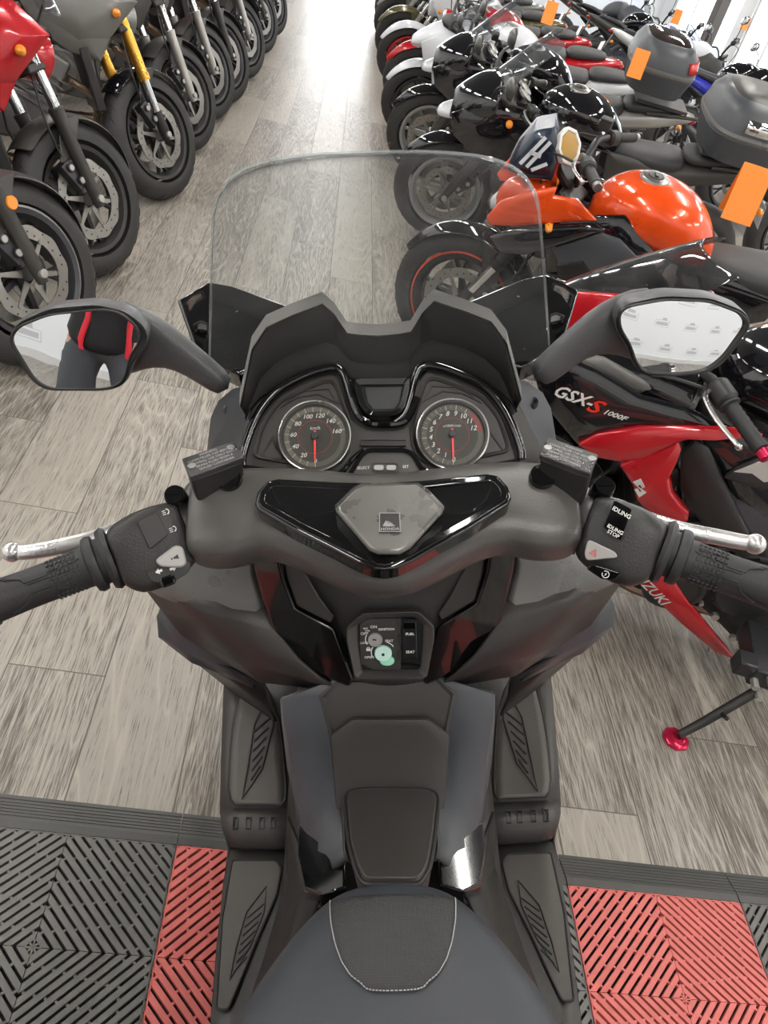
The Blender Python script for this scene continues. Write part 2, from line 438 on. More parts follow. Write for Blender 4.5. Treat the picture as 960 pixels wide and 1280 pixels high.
# ceiling lights: long LED battens in rows
lamp_m = mat('led_diffuser', (.9, .9, .9), .4, emit=(1.0, .965, .91), estr=82)
body_m = mat('lamp_body', (.75, .75, .75), .4)
k = 0
for yi, y in enumerate((-.9, 1.5, 4.0, 6.5, 9.5, 12.5, 15.5)):
    for xi, x in enumerate((-2.4, .2, 2.8, 5.2)):
        side = ('over the left row', 'over the aisle', 'over the right row', 'over the second right row')[xi]
        t = thing('ceiling_light', 'long white LED batten light hanging %s, %s from the back wall' % (side, ('first', 'second', 'third', 'fourth', 'fifth', 'sixth', 'seventh')[yi]), 'ceiling light', 'LED batten lights under the ceiling', (x, y, ZC-.3))
        bm = NB(); a_box(bm, (0, 0, .03), (.10, 1.5, .05)); obj('housing', bm, body_m, t, bevel=.006)
        bm = NB(); a_box(bm, (0, 0, -.005), (.08, 1.46, .02)); obj('diffuser', bm, lamp_m, t, bevel=.006)
        for s in (-.6, .6):
            bm = NB(); a_cyl(bm, (0, s, .05), (0, s, .3), .004, 8); obj('hanger', bm, steel, t)

# ------------------------------------------------------------------ slatted garage tiles
def tile_mat(name, c):
    return mat(name, c, .55, bump=.4, bscale=500, var=.18, vscale=20)
t_black = tile_mat('tile_black', (.15, .148, .138)); t_red = tile_mat('tile_red', (.66, .165, .145)); t_base = mat('tile_gap_shade', (.012, .011, .010), .8)
def clip_strip(c0, c1, q):
    """strip c0<=x+y<=c1 clipped to [0,q]^2"""
    def seg(c):
        if c <= q: return (0, c), (c, 0)
        return (c-q, q), (q, c-q)
    a, b = seg(c0), seg(c1)
    pts = [a[0]]
    if c0 < q < c1: pts.append((0, q))
    pts.append(b[0]); pts.append(b[1])
    if c0 < q < c1: pts.append((q, 0))
    pts.append(a[1]); return pts
def make_tile(m):
    bm = NB(); Q = .1985; p = .0213; w = .0140; H = .017
    for qx in (-1, 1):
        for qy in (-1, 1):
            def T(x, y, z): return V((qx*(Q-x) if False else qx*x, qy*y, z))
            c = .012
            i = 0
            while c < 2*Q-.004:
                c1 = min(c+w, 2*Q-.0005)
                pts = clip_strip(c, c1, Q)
                a_prism(bm, [T(x+.0006, y+.0006, H) for x, y in pts], (0, 0, -.010))
                # bridges to the next slat
                if c1+p-w < 2*Q:
                    cc = c1+(p-w)/2; L0 = max(0, cc-Q); L1 = min(Q, cc); t = L0+.006+(.018 if i % 2 else .0)
                    while t < L1-.006:
                        x, y = t, cc-t; d = V((1, 1, 0)).normalized()*(p-w)*.62; s_ = V((1, -1, 0)).normalized()*.0022
                        q = [V((x, y, 0))+d+s_, V((x, y, 0))+d-s_, V((x, y, 0))-d-s_, V((x, y, 0))-d+s_]
                        a_prism(bm, [T(v.x, v.y, H-.0015) for v in q], (0, 0, -.008)); t += .036
                c += p; i += 1
            # rim
            a_box(bm, (qx*Q/2, qy*(Q-.0012), H/2), (Q, .0024, H)); a_box(bm, (qx*(Q-.0012), qy*Q/2, H/2), (.0024, Q, H))
    # centre star
    for k in range(4):
        R = Matrix.Rotation(k*PI/2, 3, 'Z')
        a_box(bm, R @ V((.0, .0, H/2)), (.003, .026, H), Matrix.Rotation(k*PI/4, 3, 'Z'))
    return obj('floor_tile', bm, m)
TX0, TY0 = -.238, .750
under = NB(); 
proto = {}
ordn = ('first', 'second', 'third', 'fourth', 'fifth', 'sixth', 'seventh', 'eighth')
def tile_col(c, r): return 'red' if (c % 2) == (1 if r % 2 == 0 else 0) else 'black'
for r in range(4):
    for c in range(-1, 7):       # tile c spans X0-.2+.4c
        x = TX0+.4*c; y = TY0-.2-.4*r
        kd = tile_col(c, r)
        if kd not in proto:
            o = make_tile(t_red if kd == 'red' else t_black); proto[kd] = o
        else:
            o = proto[kd].copy(); COL.objects.link(o)
        o.location = (x, y, .0)
        where = 'front row against the grooved edging, %s tile from the left' % ordn[c+1] if r == 0 else '%s row behind the edging, %s tile from the left' % (ordn[r], ordn[c+1])
        tag(o, '%s slatted plastic floor tile, %s' % (kd, where), 'floor tile', 'interlocking slatted floor tiles')
        u = NB(); a_box(u, (0, 0, .0015), (.396, .396, .003)); obj('tile_shade_base', u, t_base, o)  # near-black sheet, the shade between the slats put into its colour
# grooved edging pieces
ramp_m = mat('ramp_rubber', (.075, .075, .072), .5, bump=.3, bscale=300, var=.2)
first = None
for c in range(-1, 7):
    x = TX0+.4*c
    if first is None:
        bm = NB(); W = .072
        prof = [(0, 0), (0, .0165), (.016, .0165)]
        for i in range(6):
            y0 = .018+i*.0075; z = .0158-.0022*i
            prof += [(y0, z), (y0+.005, z-.001), (y0+.0052, z-.003), (y0+.0072, z-.0034)]
        prof += [(.064, .003), (W, .0012), (W, 0)]
        a_loft(bm, [[V((sx*.1988, y, z)) for y, z in prof] for sx in (-1, 1)])
        first = obj('edge_ramp', bm, ramp_m, sharp=15); o = first
    else:
        o = first.copy(); COL.objects.link(o)
    o.location = (x, TY0, 0)
    tag(o, 'black grooved rubber edging strip in front of the %s %s floor tile' % (ordn[c+1], tile_col(c, 0)), 'edging strip', 'grooved edging strips along the tiles')

world = bpy.data.worlds.new('w'); scene.world = world; world.use_nodes = True
world.node_tree.nodes['Background'].inputs[0].default_value = (.75, .82, .9, 1); world.node_tree.nodes['Background'].inputs[1].default_value = .4
cd = bpy.data.cameras.new('camera'); cam = bpy.data.objects.new('camera', cd); COL.objects.link(cam)
cd.sensor_fit = 'VERTICAL'; cd.sensor_height = 24; cd.lens = 24*FPX/1280; cd.clip_start = .02; cd.clip_end = 100
mm = Matrix.Identity(4)
for i in range(3): mm[i][0] = CR[i]; mm[i][1] = CU[i]; mm[i][2] = -CF[i]; mm[i][3] = CAM[i]
cam.matrix_world = mm; scene.camera = cam
vs = scene.view_settings; vs.view_transform = 'Standard'; vs.look = 'None'; vs.gamma = 1; vs.use_curve_mapping = False; vs.exposure = 0.0
# ================================================================== the maxi scooter
sc = thing('maxi_scooter', 'large matte black touring scooter leaning on its stand in the foreground', 'scooter')
sm4 = Matrix.Identity(4)
for i in range(3): sm4[i][0] = SX[i]; sm4[i][1] = SY[i]; sm4[i][2] = SZ[i]; sm4[i][3] = SO[i]
sc.matrix_world = sm4
EX, EY, EZ = V((1, 0, 0)), V((0, 1, 0)), V((0, 0, 1))
def both(name, fn, *a, **k):
    """fn(name, sign) for the left (-1) and right (+1)"""
    return [fn(name, s) for s in (-1, 1)]
def sx_(pts, s): return [V((abs(p[0])*s if True else p[0], p[1], p[2])) for p in pts]
def flip(pts, s): return [V((p[0]*(-s), p[1], p[2])) for p in pts]    # points traced on the left; s=-1 keeps them

# ---- windscreen ---------------------------------------------------------------
clear = clear_mat('clear_screen', (.93, .94, .94), dust=.045, rough=.03)
bm = NB(); rows = []
SCR_E = [(262, 457), (262.5, 420), (264, 340), (267, 270), (273, 246), (286, 226), (306, 212), (340, 201), (400, 193), (478, 190)]
SCR_B = [(262, 457), (290, 466), (320, 470), (380, 462), (430, 430), (478, 420)]
def interp(tab, x):
    for a, b in zip(tab[:-1], tab[1:]):
        if a[0] <= x <= b[0]: return a[1]+(b[1]-a[1])*(x-a[0])/(b[0]-a[0]+1e-9)
    return tab[-1][1]
def scr_pt(x, y):
    xn = (x-478)/216; t = (465-y)/275
    return PY(x, y, .875-.215*t-.075*xn*xn*(1-.35*max(0, t))-.01*math.sin(PI*max(0, min(1, t))))
xs = [262+.02, 262.3, 263, 264, 265.5, 267, 270, 273, 279, 286, 296, 306, 322, 340, 370, 400, 440, 478]
for x in xs:
    yt_ = interp(SCR_E[1:] if x > 262.5 else SCR_E, x) if x > 262.5 else 420; yb_ = interp(SCR_B, x)
    rows.append([scr_pt(x, yt_+(yb_-yt_)*k/14) for k in range(15)])
for p in rows[-1]: p.x = 0
rows = rows+[mx(r) for r in reversed(rows[:-1])]
a_grid(bm, rows)
scr = obj('windscreen', bm, clear, sc, solid=.0035, bevel=.0)
edge_m = clear_mat('screen_edge_clear', (.84, .88, .88), dust=.16, rough=.1)
el_ = [scr_pt(x, y) for x, y in SCR_E]; el_[-1].x = 0
bm = NB(); a_tube(bm, smoothpath([el_[0]]+el_[1:], 3)+[p for p in reversed(mx(smoothpath(el_, 3)[:-1]))], .0013, 8); obj('screen_edge', bm, edge_m, scr)
# ---- front cowl: glossy wings beside and below the screen -----------------------
def wing(name, s):
    a = [PY(x, y, Y) for x, y, Y in ((221, 374, .93), (260, 351, .97), (290, 357, .975), (378, 388, .95), (425, 400, .94), (425, 430, .89), (330, 452, .86), (300, 468, .80), (262, 452, .82), (244, 440, .84))]
    a = flip(a, s)
    bm = NB(); a_prism(bm, a, (0, .015, -.03)); o = obj('front_cowl_wing', bm, gloss, sc, bevel=.004, seg=3)
    # air slots as raised rims, closed by solid bright inserts
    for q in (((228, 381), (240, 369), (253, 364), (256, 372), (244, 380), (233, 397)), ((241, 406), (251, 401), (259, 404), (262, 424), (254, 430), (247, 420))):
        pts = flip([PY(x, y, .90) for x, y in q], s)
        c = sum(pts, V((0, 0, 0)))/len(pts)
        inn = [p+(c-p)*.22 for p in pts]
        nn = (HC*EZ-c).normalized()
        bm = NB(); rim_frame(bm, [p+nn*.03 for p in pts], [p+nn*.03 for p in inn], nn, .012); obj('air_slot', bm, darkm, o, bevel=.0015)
        bm = NB(); a_prism(bm, [p+nn*.024 for p in inn], -nn*.004); obj('air_slot_light_insert', bm, metal, o)  # light through an open slot put into the insert's bright metal
    return o
both('wing', wing)
hull('front_cowl', [(0, .74, .99, .17, .08), (0, .84, .98, .225, .10), (0, .97, .94, .225, .11), (0, 1.08, .86, .19, .13), (0, 1.20, .76, .12, .11), (0, 1.27, .68, .05, .06)], gloss, sc, e=2.6, sub=2)
for s in (-1, 1):
    bm = NB(); a_loft(bm, [sring((s*.10, 1.10, .86), V((.8, -.55*s, 0)).normalized(), V((0, -.35, .9)), .075, .04, 2), sring((s*.115, 1.20, .80), V((.8, -.55*s, 0)).normalized(), V((0, -.35, .9)), .065, .035, 2), sring((s*.11, 1.235, .775), V((.8, -.55*s, 0)).normalized(), V((0, -.35, .9)), .04, .02, 2)])
    obj('headlight', bm, mat('headlight_lens', (.6, .62, .65), .08, coat=.5), sc, sub=1)
# ---- dash hood -----------------------------------------------------------------
# columns from the left edge to the centre: (rim px), (bezel px)
hood_cols = [((300, 508), .690, (307, 520)), ((304, 490), .70, (311, 510)), ((315, 437), .725, (326, 492)), ((333, 410), .748, (346, 480)), ((366, 395), .765, (368, 466)),
             ((403, 381), .780, (408, 456)), ((418, 394), .782, (424, 455)), ((434, 418), .772, (438, 470)), ((450, 420), .770, (450, 474)), ((484, 421), .770, (481, 476))]
DASH = Pl(.690, 1.100, 42)
def hood(m_x):
    back, top, rim, mid, bez = [], [], [], [], []
    for (r, Y, b) in hood_cols:
        R = PY(r[0], r[1], Y); B = DASH.at(b[0], b[1], .004)
        back.append(R+V((0, .035, -.06))); top.append(R+V((0, .010, -.001))); rim.append(R)
        mid.append(R*.45+B*.55+V((0, .008, -.010))); bez.append(B+V((0, .0, -.004)))
    return [back, top, rim, mid, bez]
def full_rows(rows, cen=True):
    out = []
    for r in rows:
        r = [V(p) for p in r]; r[-1].x = 0
        r = [V((min(p.x, 0), p.y, p.z)) for p in r]
        out.append(r+[V((-p.x, p.y, p.z)) for p in reversed(r[:-1])])
    return out
hr = full_rows(hood(0))
bm = NB(); a_grid(bm, hr[2:]); obj('instrument_hood', bm, mat('hood_inner_black', (.010, .009, .008), .6, bump=.2, bscale=700, spec=.2), sc, solid=.003, sharp=25)
bm = NB(); rim2 = [p+V((0, -.001, .002)) for p in hr[2]]
outer = [p+V((0, .008, .011)) for p in hr[2]]
a_grid(bm, [hr[0], [p+V((0, .012, .006)) for p in hr[2]], outer, rim2, hr[2], [p+V((0, 0, -.003)) for p in hr[2]]])
obj('hood_rim', bm, plast_l, sc, sharp=30)
# the panel under the hood
pan = [(307, 520), (326, 492), (346, 480), (368, 466), (408, 456), (424, 455), (440, 474), (481, 476), (524, 474), (540, 453), (556, 453), (598, 462), (622, 477), (640, 488), (655, 515), (690, 584), (640, 588), (590, 592), (530, 600), (440, 602), (370, 590), (292, 585)]
bm = NB(); a_prism(bm, [DASH.at(x, y, -.008) for x, y in pan], -DASH.n*.03)
o = obj('instrument_panel', bm, mat('dash_panel', (.040, .037, .033), .45, bump=.2, bscale=900), sc, bevel=.002)
# glossy surround of each dial bay
bay = [(341, 489), (408, 460), (428, 461), (437, 490), (448, 520), (462, 531), (476, 536), (470, 551), (452, 553), (432, 585), (425, 592), (372, 589), (306, 578), (301, 566), (318, 524)]
def surround(name, s):
    a = [(303, 582), (304, 566), (320, 522), (344, 490), (376, 471), (407, 460), (424, 461), (432, 474), (440, 500), (449, 520), (462, 529)]
    p = smoothpath(flip([DASH.at(x, y, .002) for x, y in a], s), 3)
    bm = NB(); a_tube(bm, p, .0048, 10, up=DASH.n)
    o = obj('dial_surround', bm, gloss, sc)
    a = [(306, 584), (372, 592), (422, 592), (440, 574), (455, 562)]
    p = flip([DASH.at(x, y, .000) for x, y in a], s)
    bm = NB(); a_tube(bm, smoothpath(p, 3), .0028, 8, up=DASH.n); obj('dial_surround_foot', bm, gloss, sc)
    return o
both('s', surround)
# inner recessed tray edge
for s in (-1, 1):
    a = rnd_poly(flip([DASH.at(x, y, -.002) for x, y in ((347, 498), (404, 472), (420, 474), (440, 530), (440, 560), (425, 583), (372, 581), (314, 571), (326, 527))], s), .01)
    b_ = inset_poly(a, DASH.n, .004)
    bm = NB(); rim_frame(bm, a, [p-DASH.n*.004 for p in b_], DASH.n, .008); obj('dial_tray', bm, plast, sc, bevel=.001)
    # small triangular recess beside the dial
    for tri in (((322, 573), (341, 543), (346, 560), (357, 575)), ((350, 510), (374, 487), (412, 484), (424, 505), (398, 493), (372, 497))):
        a = flip([DASH.at(x, y, -.006) for x, y in tri], s); b_ = inset_poly(a, DASH.n, .002)
        bm = NB(); rim_frame(bm, a, b_, DASH.n, .004); obj('dial_recess', bm, plast_d, sc, bevel=.0005)
# ---- dials ----
def dial_at(px, py, name, speed):
    c = DASH.at(px, py, .001); R = (DASH.at(px+46, py, .001)-c).length
    ex, ey, n = DASH.ex, DASH.ey, DASH.n
    def q(a, r, h=0.0): a = math.radians(a); return c+ex*(math.cos(a)*r*R)+ey*(math.sin(a)*r*R)+n*h
    bm = NB(); a_lathe(bm, c-n*.008, n, [(0, 0), (0, R*.97), (.009, R*.97), (.009, R*.90), (.0055, R*.87), (.0055, 0)], 64)
    d = obj(name, bm, dial, sc)
    bm = NB(); a_lathe(bm, c, n, [(.001, R*.955), (.003, R*1.0), (.0042, R*.985), (.0035, R*.955)], 72, close=True); obj('bezel_ring', bm, metal, d)
    bm = NB(); a_lathe(bm, c-n*.0022, n, [(0, R*.70), (0, R*.835)], 64); obj('scale_band', bm, mat('scale_band', (.10, .093, .078), .5), d)
    H = -.0018
    bm = NB()
    def tick(a, r0, r1, w):
        a_ = math.radians(a); t = ex*(-math.sin(a_))*w/2+ey*math.cos(a_)*w/2
        face(bm, [bm.verts.new(p) for p in (q(a, r0, H)-t, q(a, r1, H)-t, q(a, r1, H)+t, q(a, r0, H)+t)])
    if speed:
        for i in range(81):
            a = 270-32.1*i/10
            tick(a, .70 if i % 5 == 0 else .73, .835, .0007 if i % 5 == 0 else .00022)
    else:
        for i in range(0, 121, 5):
            a = 270-21.1*i/10
            if i < 105: tick(a, .70 if i % 10 == 0 else .76, .835, .0007 if i % 10 == 0 else .00025)
    f = obj('dial_ticks', bm, cream, d)
    rt = .60 if speed else .59
    its = []
    if speed:
        for k in range(9):
            a = 270-32.1*k; rr = rt if k else .68
            its.append((str(20*k), R*(.17 if k else .14), q(a, rr, H), ex, ey, dict(shear=.25, bold=.0001, sx=1.05)))
        its.append(('km/h', R*.14, q(90, .24, H), ex, ey, dict(shear=.25)))
    else:
        for k in range(13):
            a = 270-21.1*k; rr = .60 if k else .70
            its.append((str(k), R*.19, q(a, rr, H), ex, ey, dict(shear=.25, bold=.0001)))
        its.append(('x1000r/min', R*.105, q(90, .25, H), ex, ey, dict(shear=.25)))
    text('dial_numbers', its, white, d)
    bm = NB(); a_lathe(bm, c, n, [(H-.0002, R*.452), (H, R*.456), (H, R*.470), (H-.0002, R*.474)], 64); obj('red_ring', bm, mat('dim_red', (.30, .035, .03), .5), d)
    if not speed:
        bm = NB()
        for k in (0, 1):
            a0 = 270-21.1*10.5-k*22
            pts = []
            for i in range(5): pts.append(q(a0-i*5, .835, H+.0001))
            for i in range(4, -1, -1): pts.append(q(a0-i*5, .71, H+.0001))
            face(bm, [bm.verts.new(p) for p in pts])
        obj('red_zone', bm, mat('dim_red', (.30, .035, .03), .5), d)
    bm = NB(); a_prism(bm, [q(270, -.16, .0018)+ex*.0012, q(270, .66, .0018)+ex*.0008, q(270, .70, .0018), q(270, .66, .0018)-ex*.0008, q(270, -.16, .0018)-ex*.0012], -n*.0008)
    obj('needle', bm, mat('needle_red', (.85, .05, .06), .35, emit=(1, .05, .05), estr=.25), d)
    bm = NB(); a_cyl(bm, c-n*.001, c+n*.0045, R*.105, 24, ch=.0008); obj('needle_hub', bm, plast_d, d)
    bm = NB(); a_lathe(bm, c+n*.0038, n, [(0, 0), (0, R*.95), (.0006, R*.95), (.0006, 0)], 48); obj('dial_glass', bm, MATS.get('dial_clear') or clear_mat('dial_clear', (.96, .96, .95), dust=.012, rough=.05), d)
    return d
dial_at(393.5, 545.5, 'speedometer', True)
dial_at(565.5, 543, 'rev_counter', False)
# ---- centre display, mid strip, buttons ----
def dpoly(pts, off): return [DASH.at(x, y, off) for x, y in pts]
a = rnd_poly(dpoly([(441, 473), (514, 472), (508, 505), (498, 519), (462, 520), (450, 508)], .010), .008)
bm = NB(); rim_frame(bm, a, [p-DASH.n*.004 for p in inset_poly(a, DASH.n, .006)], DASH.n, .02); disp = obj('display_frame', bm, gloss, sc, bevel=.002)
a = dpoly([(447, 478), (509, 477), (503, 503), (495, 514), (464, 515), (455, 505)], .003)
bm = NB(); a_prism(bm, a, -DASH.n*.01); obj('display', bm, mat('lcd_dark', (.016, .017, .019), .2, coat=.3), sc)
a = dpoly([(456, 484), (503, 483), (499, 503), (493, 511), (467, 512), (460, 503)], .0036)
bm = NB(); a_prism(bm, a, -DASH.n*.002); obj('display_window', bm, mat('lcd_window', (.05, .05, .052), .25), sc, bevel=.0006)
bm = NB(); a_tube(bm, smoothpath(dpoly([(440, 498), (449, 519), (460, 528), (481, 530), (502, 528), (512, 518), (521, 497)], .003), 3), .0042, 8, up=DASH.n); obj('display_surround', bm, gloss, sc)
a = rnd_poly(dpoly([(451, 549), (508, 549), (508, 557), (451, 557)], -.001), .001)
bm = NB(); rim_frame(bm, a, inset_poly(a, DASH.n, .0008), DASH.n, .008); obj('warning_lamp_strip', bm, plast_d, sc)
a = dpoly([(452, 550), (507, 550), (507, 556), (452, 556)], -.003)
bm = NB(); a_prism(bm, a, -DASH.n*.006); obj('warning_lamp_window', bm, mat('smoked', (.03, .028, .026), .3), sc)
a = rnd_poly(dpoly([(431, 599), (450, 567), (460, 560), (508, 560), (518, 566), (538, 598), (536, 606), (434, 607)], .006), .006)
bm = NB(); rim_frame(bm, a, inset_poly(a, DASH.n, .0045), DASH.n, .016); obj('button_surround', bm, gloss, sc, bevel=.0016)
a = dpoly([(436, 599), (453, 570), (462, 565), (506, 565), (515, 570), (532, 598), (530, 603), (438, 604)], .003)
bm = NB(); a_prism(bm, a, -DASH.n*.012); bp = obj('button_panel', bm, plast, sc, bevel=.001)
a = rnd_poly(dpoly([(464, 578), (499, 578), (499, 591), (464, 591)], .0045), .005, 5)
bm = NB(); rim_frame(bm, a, inset_poly(a, DASH.n, .0014), DASH.n, .004); obj('button_recess', bm, plast_d, bp)
for x0 in (467, 482.5):
    a = rnd_poly(dpoly([(x0, 581), (x0+13, 581), (x0+13, 588), (x0, 588)], .0065), .003, 4)
    bm = NB(); a_prism(bm, a, -DASH.n*.004); obj('button', bm, silver_b, bp, bevel=.0008)
text('button_lettering', [('SELECT', .0042, DASH.at(454, 585, .0032), DASH.ex, DASH.ey, {}), ('SET', .0042, DASH.at(507, 583.5, .0032), DASH.ex, DASH.ey, {})], white, bp)

# ---- handlebar cover -----------------------------------------------------------
# stations on the left: (px, top py, bottom py)
BAR_Z = 1.035
st = [(243, 611, 692), (249, 602, 699), (262, 599, 704), (285, 596, 706), (308, 592, 702), (330, 592, 693), (355, 592, 697), (385, 593, 711), (415, 595, 726), (445, 598, 741), (486, 600, 745)]
def zc(py): return 1.078-.050*(py-595)/150
rings = []
for i, (px, t, b) in enumerate(st):
    Tp = P(px, t, zc(t)-.008); Bp = P(px, b, zc(b)-.012)
    if i == len(st)-1: Tp.x = Bp.x = 0
    Bp.x = Tp.x
    c = (Tp+Bp)/2; ez = (Tp-Bp); w = ez.length/2; ez.normalize(); nn = EX.cross(ez).normalized()
    if nn.z < 0: nn = -nn
    h = .030 if i > 1 else .027
    rings.append([c+nn*0+v for v in [x-c for x in sring(c, ez, nn, w, h, 3.2, 28, 1.0, 1.2)]])
rings = rings+[[V((-p.x, p.y, p.z)) for p in r] for r in reversed(rings[:-1])]
bm = NB(); a_loft(bm, rings)
hb_mat = mat('worn_satin_plastic', (.072, .068, .064), .36, bump=.25, bscale=600, var=.3, vscale=28)
obj('handlebar_cover', bm, hb_mat, sc, sub=1)
# end collars beside the switches
# ---- glossy V garnish + centre pad ----
GP = Pl(P(486, 650, 1.090).y, 1.090, 17)
vout = [(321, 614), (333, 600), (348, 597), (420, 601), (486, 602)]
vbot = [(318, 629), (323, 637), (370, 664), (415, 686), (446, 702), (465, 709), (487, 711)]
L_ = [GP.at(x, y, -.006*(abs(x-486)/165)**2) for x, y in vout]; Lb = [GP.at(x, y, -.006*(abs(x-486)/165)**2) for x, y in vbot]
L_[-1].x = 0; Lb[-1].x = 0
outl = L_ + [V((-p.x, p.y, p.z)) for p in reversed(L_[:-1])] + [V((-p.x, p.y, p.z)) for p in Lb[:-1]] + list(reversed(Lb))
bm = NB(); a_prism(bm, outl, -GP.n*.022); obj('bar_garnish', bm, gloss, sc, bevel=.0035, seg=3)
# facetted lower lip of the garnish
inn = inset_poly(outl, GP.n, .010)
bm = NB(); rim_frame(bm, [p+GP.n*.0006 for p in inset_poly(outl, GP.n, .0035)], [p+GP.n*.0012 for p in inn], GP.n, .002); obj('garnish_edge', bm, gloss, sc, bevel=.001)
hx = [(441, 609), (452, 604), (522, 603), (532, 608), (556, 633), (553, 640), (513, 684), (500, 691), (472, 691), (461, 686), (420, 639), (418, 632)]
padp = [GP.at(x, y, .016) for x, y in hx]; padb = [GP.at(x, y, 0) for x, y in hx]
cpt = sum(padp, V((0, 0, 0)))/len(padp)
bm = NB(); a_loft(bm, [padb, [p*.99+cpt*.01-GP.n*.004 for p in padp], [p*.93+cpt*.07 for p in padp]])
pad = obj('centre_pad', bm, mat('scratched_satin_silver', (.17, .165, .155), .30, .5, bump=.12, bscale=260, var=.06, vscale=40), sc, bevel=.0015)
a = rnd_poly([GP.at(x, y, .0175) for x, y in ((474, 641), (500, 641), (501, 665), (474, 665))], .001)
bm = NB(); a_prism(bm, a, -GP.n*.003); lg = obj('logo_badge', bm, plast_d, pad, bevel=.0004)
bm = NB(); a2 = inset_poly(a, GP.n, .0007)
rim_frame(bm, [p+GP.n*.0003 for p in a], [p+GP.n*.0003 for p in a2], GP.n, .0004)
# winged emblem: feathers
o0 = GP.at(479, 657.5, .0180); u = (GP.at(497, 657.5, .018)-o0).length/18
for k in range(6):
    ang = math.radians(62-k*12); ln = u*(15.5-k*.9)
    d = GP.ex*math.cos(ang)+GP.ey*math.sin(ang); t_ = GP.ex*(-math.sin(ang))+GP.ey*math.cos(ang)
    b0 = o0+GP.ex*u*(k*.9); e0 = b0+d*ln*(.62+.06*k)
    if k == 5: e0 = b0+d*ln
    face(bm, [bm.verts.new(p) for p in (b0-t_*u*.9, b0+t_*u*.9, e0+t_*u*.35, e0+t_*u*.1-d*u, e0-t_*u*.9-d*u*.8)])
obj('logo_lines', bm, silver_b, lg)
text('logo_lettering', [('HONDA', u*5.2, GP.at(487.5, 661.5, .0180), GP.ex, GP.ey, dict(bold=.0001, sx=1.2))], silver_b, lg)

# ---- bars, grips, switches, levers ----------------------------------------------
BAR = {}
def bar_axis(s):
    if s < 0: A = P(243, 658, 1.040); B = P(-24, 759, 1.018)
    else: A = P(722, 652, 1.040); B = P(985, 744, 1.018)
    return A, B
for s in (-1, 1):
    A, B = bar_axis(s); t = (B-A).normalized(); L = (B-A).length
    cdir = (LC-(A+B)/2); nb = (cdir-t*cdir.dot(t)).normalized()       # towards the rider's eye
    fw = nb.cross(t)*s; fw = fw if fw.y > 0 else -fw                  # forward across the bar
    side = 'left' if s < 0 else 'right'
    def bp_(u, f, h): return A+t*u+fw*f+nb*h
    bm = NB(); a_cyl(bm, A-t*.03, B, .011, 20); obj('handlebar_tube', bm, darkm, sc)
    # grip
    g0 = .083
    pr = [(g0, .012), (g0, .030), (g0+.004, .0325), (g0+.009, .030), (g0+.0095, .0235), (g0+.014, .0235), (g0+.015, .028), (g0+.020, .029), (g0+.024, .027), (g0+.026, .021)]
    pr += [(g0+.03+i*(L-g0-.03-.012)/10, .0205-.0012*math.sin(PI*i/10)) for i in range(11)]
    pr += [(L-.011, .0225), (L-.002, .0225), (L, .020), (L, .0)]
    bm = NB(); a_lathe(bm, A, t, pr, 40); grip = obj('grip', bm, rubber, sc)
    # knurled patch and wavy ribs on the grip
    bm = NB()
    for i in range(7):
        for j in range(9):
            an = math.radians(-72+j*17); r = .0205
            c = bp_(g0+.034+i*.0042, math.sin(an)*r*1, math.cos(an)*r)
            e2 = fw*math.sin(an)+nb*math.cos(an)
            R = Matrix((t, e2.cross(t), e2)).transposed()
            a_box(bm, c, (.0030, .0042, .0013), R, taper=.8)
    obj('grip_knurl', bm, rubber, grip)
    bm = NB()
    for sg in (-1, 1):
        for w0 in (0, 1):
            path = []
            for i in range(15):
                f = i/14; an = math.radians(sg*(30+w0*8)+ (18*sg if f < .75 else -2*sg)*(-1)*min(1, max(0, (f-.18)*4)) + (16*sg)*min(1, max(0, (f-.78)*6)))
                u_ = g0+.03+.003*w0+(L-g0-.06)*f; r = .0208-.0012*math.sin(PI*f)
                path.append(bp_(u_, math.sin(an)*r, math.cos(an)*r))
            a_tube(bm, path, .0009, 6)
    obj('grip_rib', bm, rubber, grip)
    bm = NB(); a_cyl(bm, B-t*.001, B+t*.020, .0165, 28, ch=.002); obj('bar_end_weight', bm, chrome, sc)
    # switch housing
    rings = []
    for u_, w, h, fo in ((.006, .028, .026, .004), (.012, .034, .030, .002), (.030, .039, .033, 0), (.055, .041, .034, -.002), (.070, .038, .033, -.003), (.080, .031, .030, 0), (.084, .026, .027, 0)):
        rings.append(sring(bp_(u_, fo-.004, 0), fw, nb, w, h, 3.8, 32))
    bm = NB(); a_loft(bm, rings); sw = obj('switch_housing', bm, mat('switch_plastic', (.022, .021, .020), .45, bump=.5, bscale=500), sc, sub=1)
    bm = NB(); a_loft(bm, [sring(bp_(u_, -.002, 0), fw, nb, w, w*.9, 2.4, 24) for u_, w in ((-.004, .030), (.008, .031))]); obj('housing_gap', bm, plast_d, sw)
    SP = Pl(0, 0, 0); SP.p = bp_(.04, 0, .034); SP.n = nb; SP.ex = t*s; SP.ey = fw
    BAR[s] = (A, B, t, L, nb, fw, bp_, SP, sw)
def spoly(s, pts, off): return [BAR[s][7].at(x, y, off) for x, y in pts]
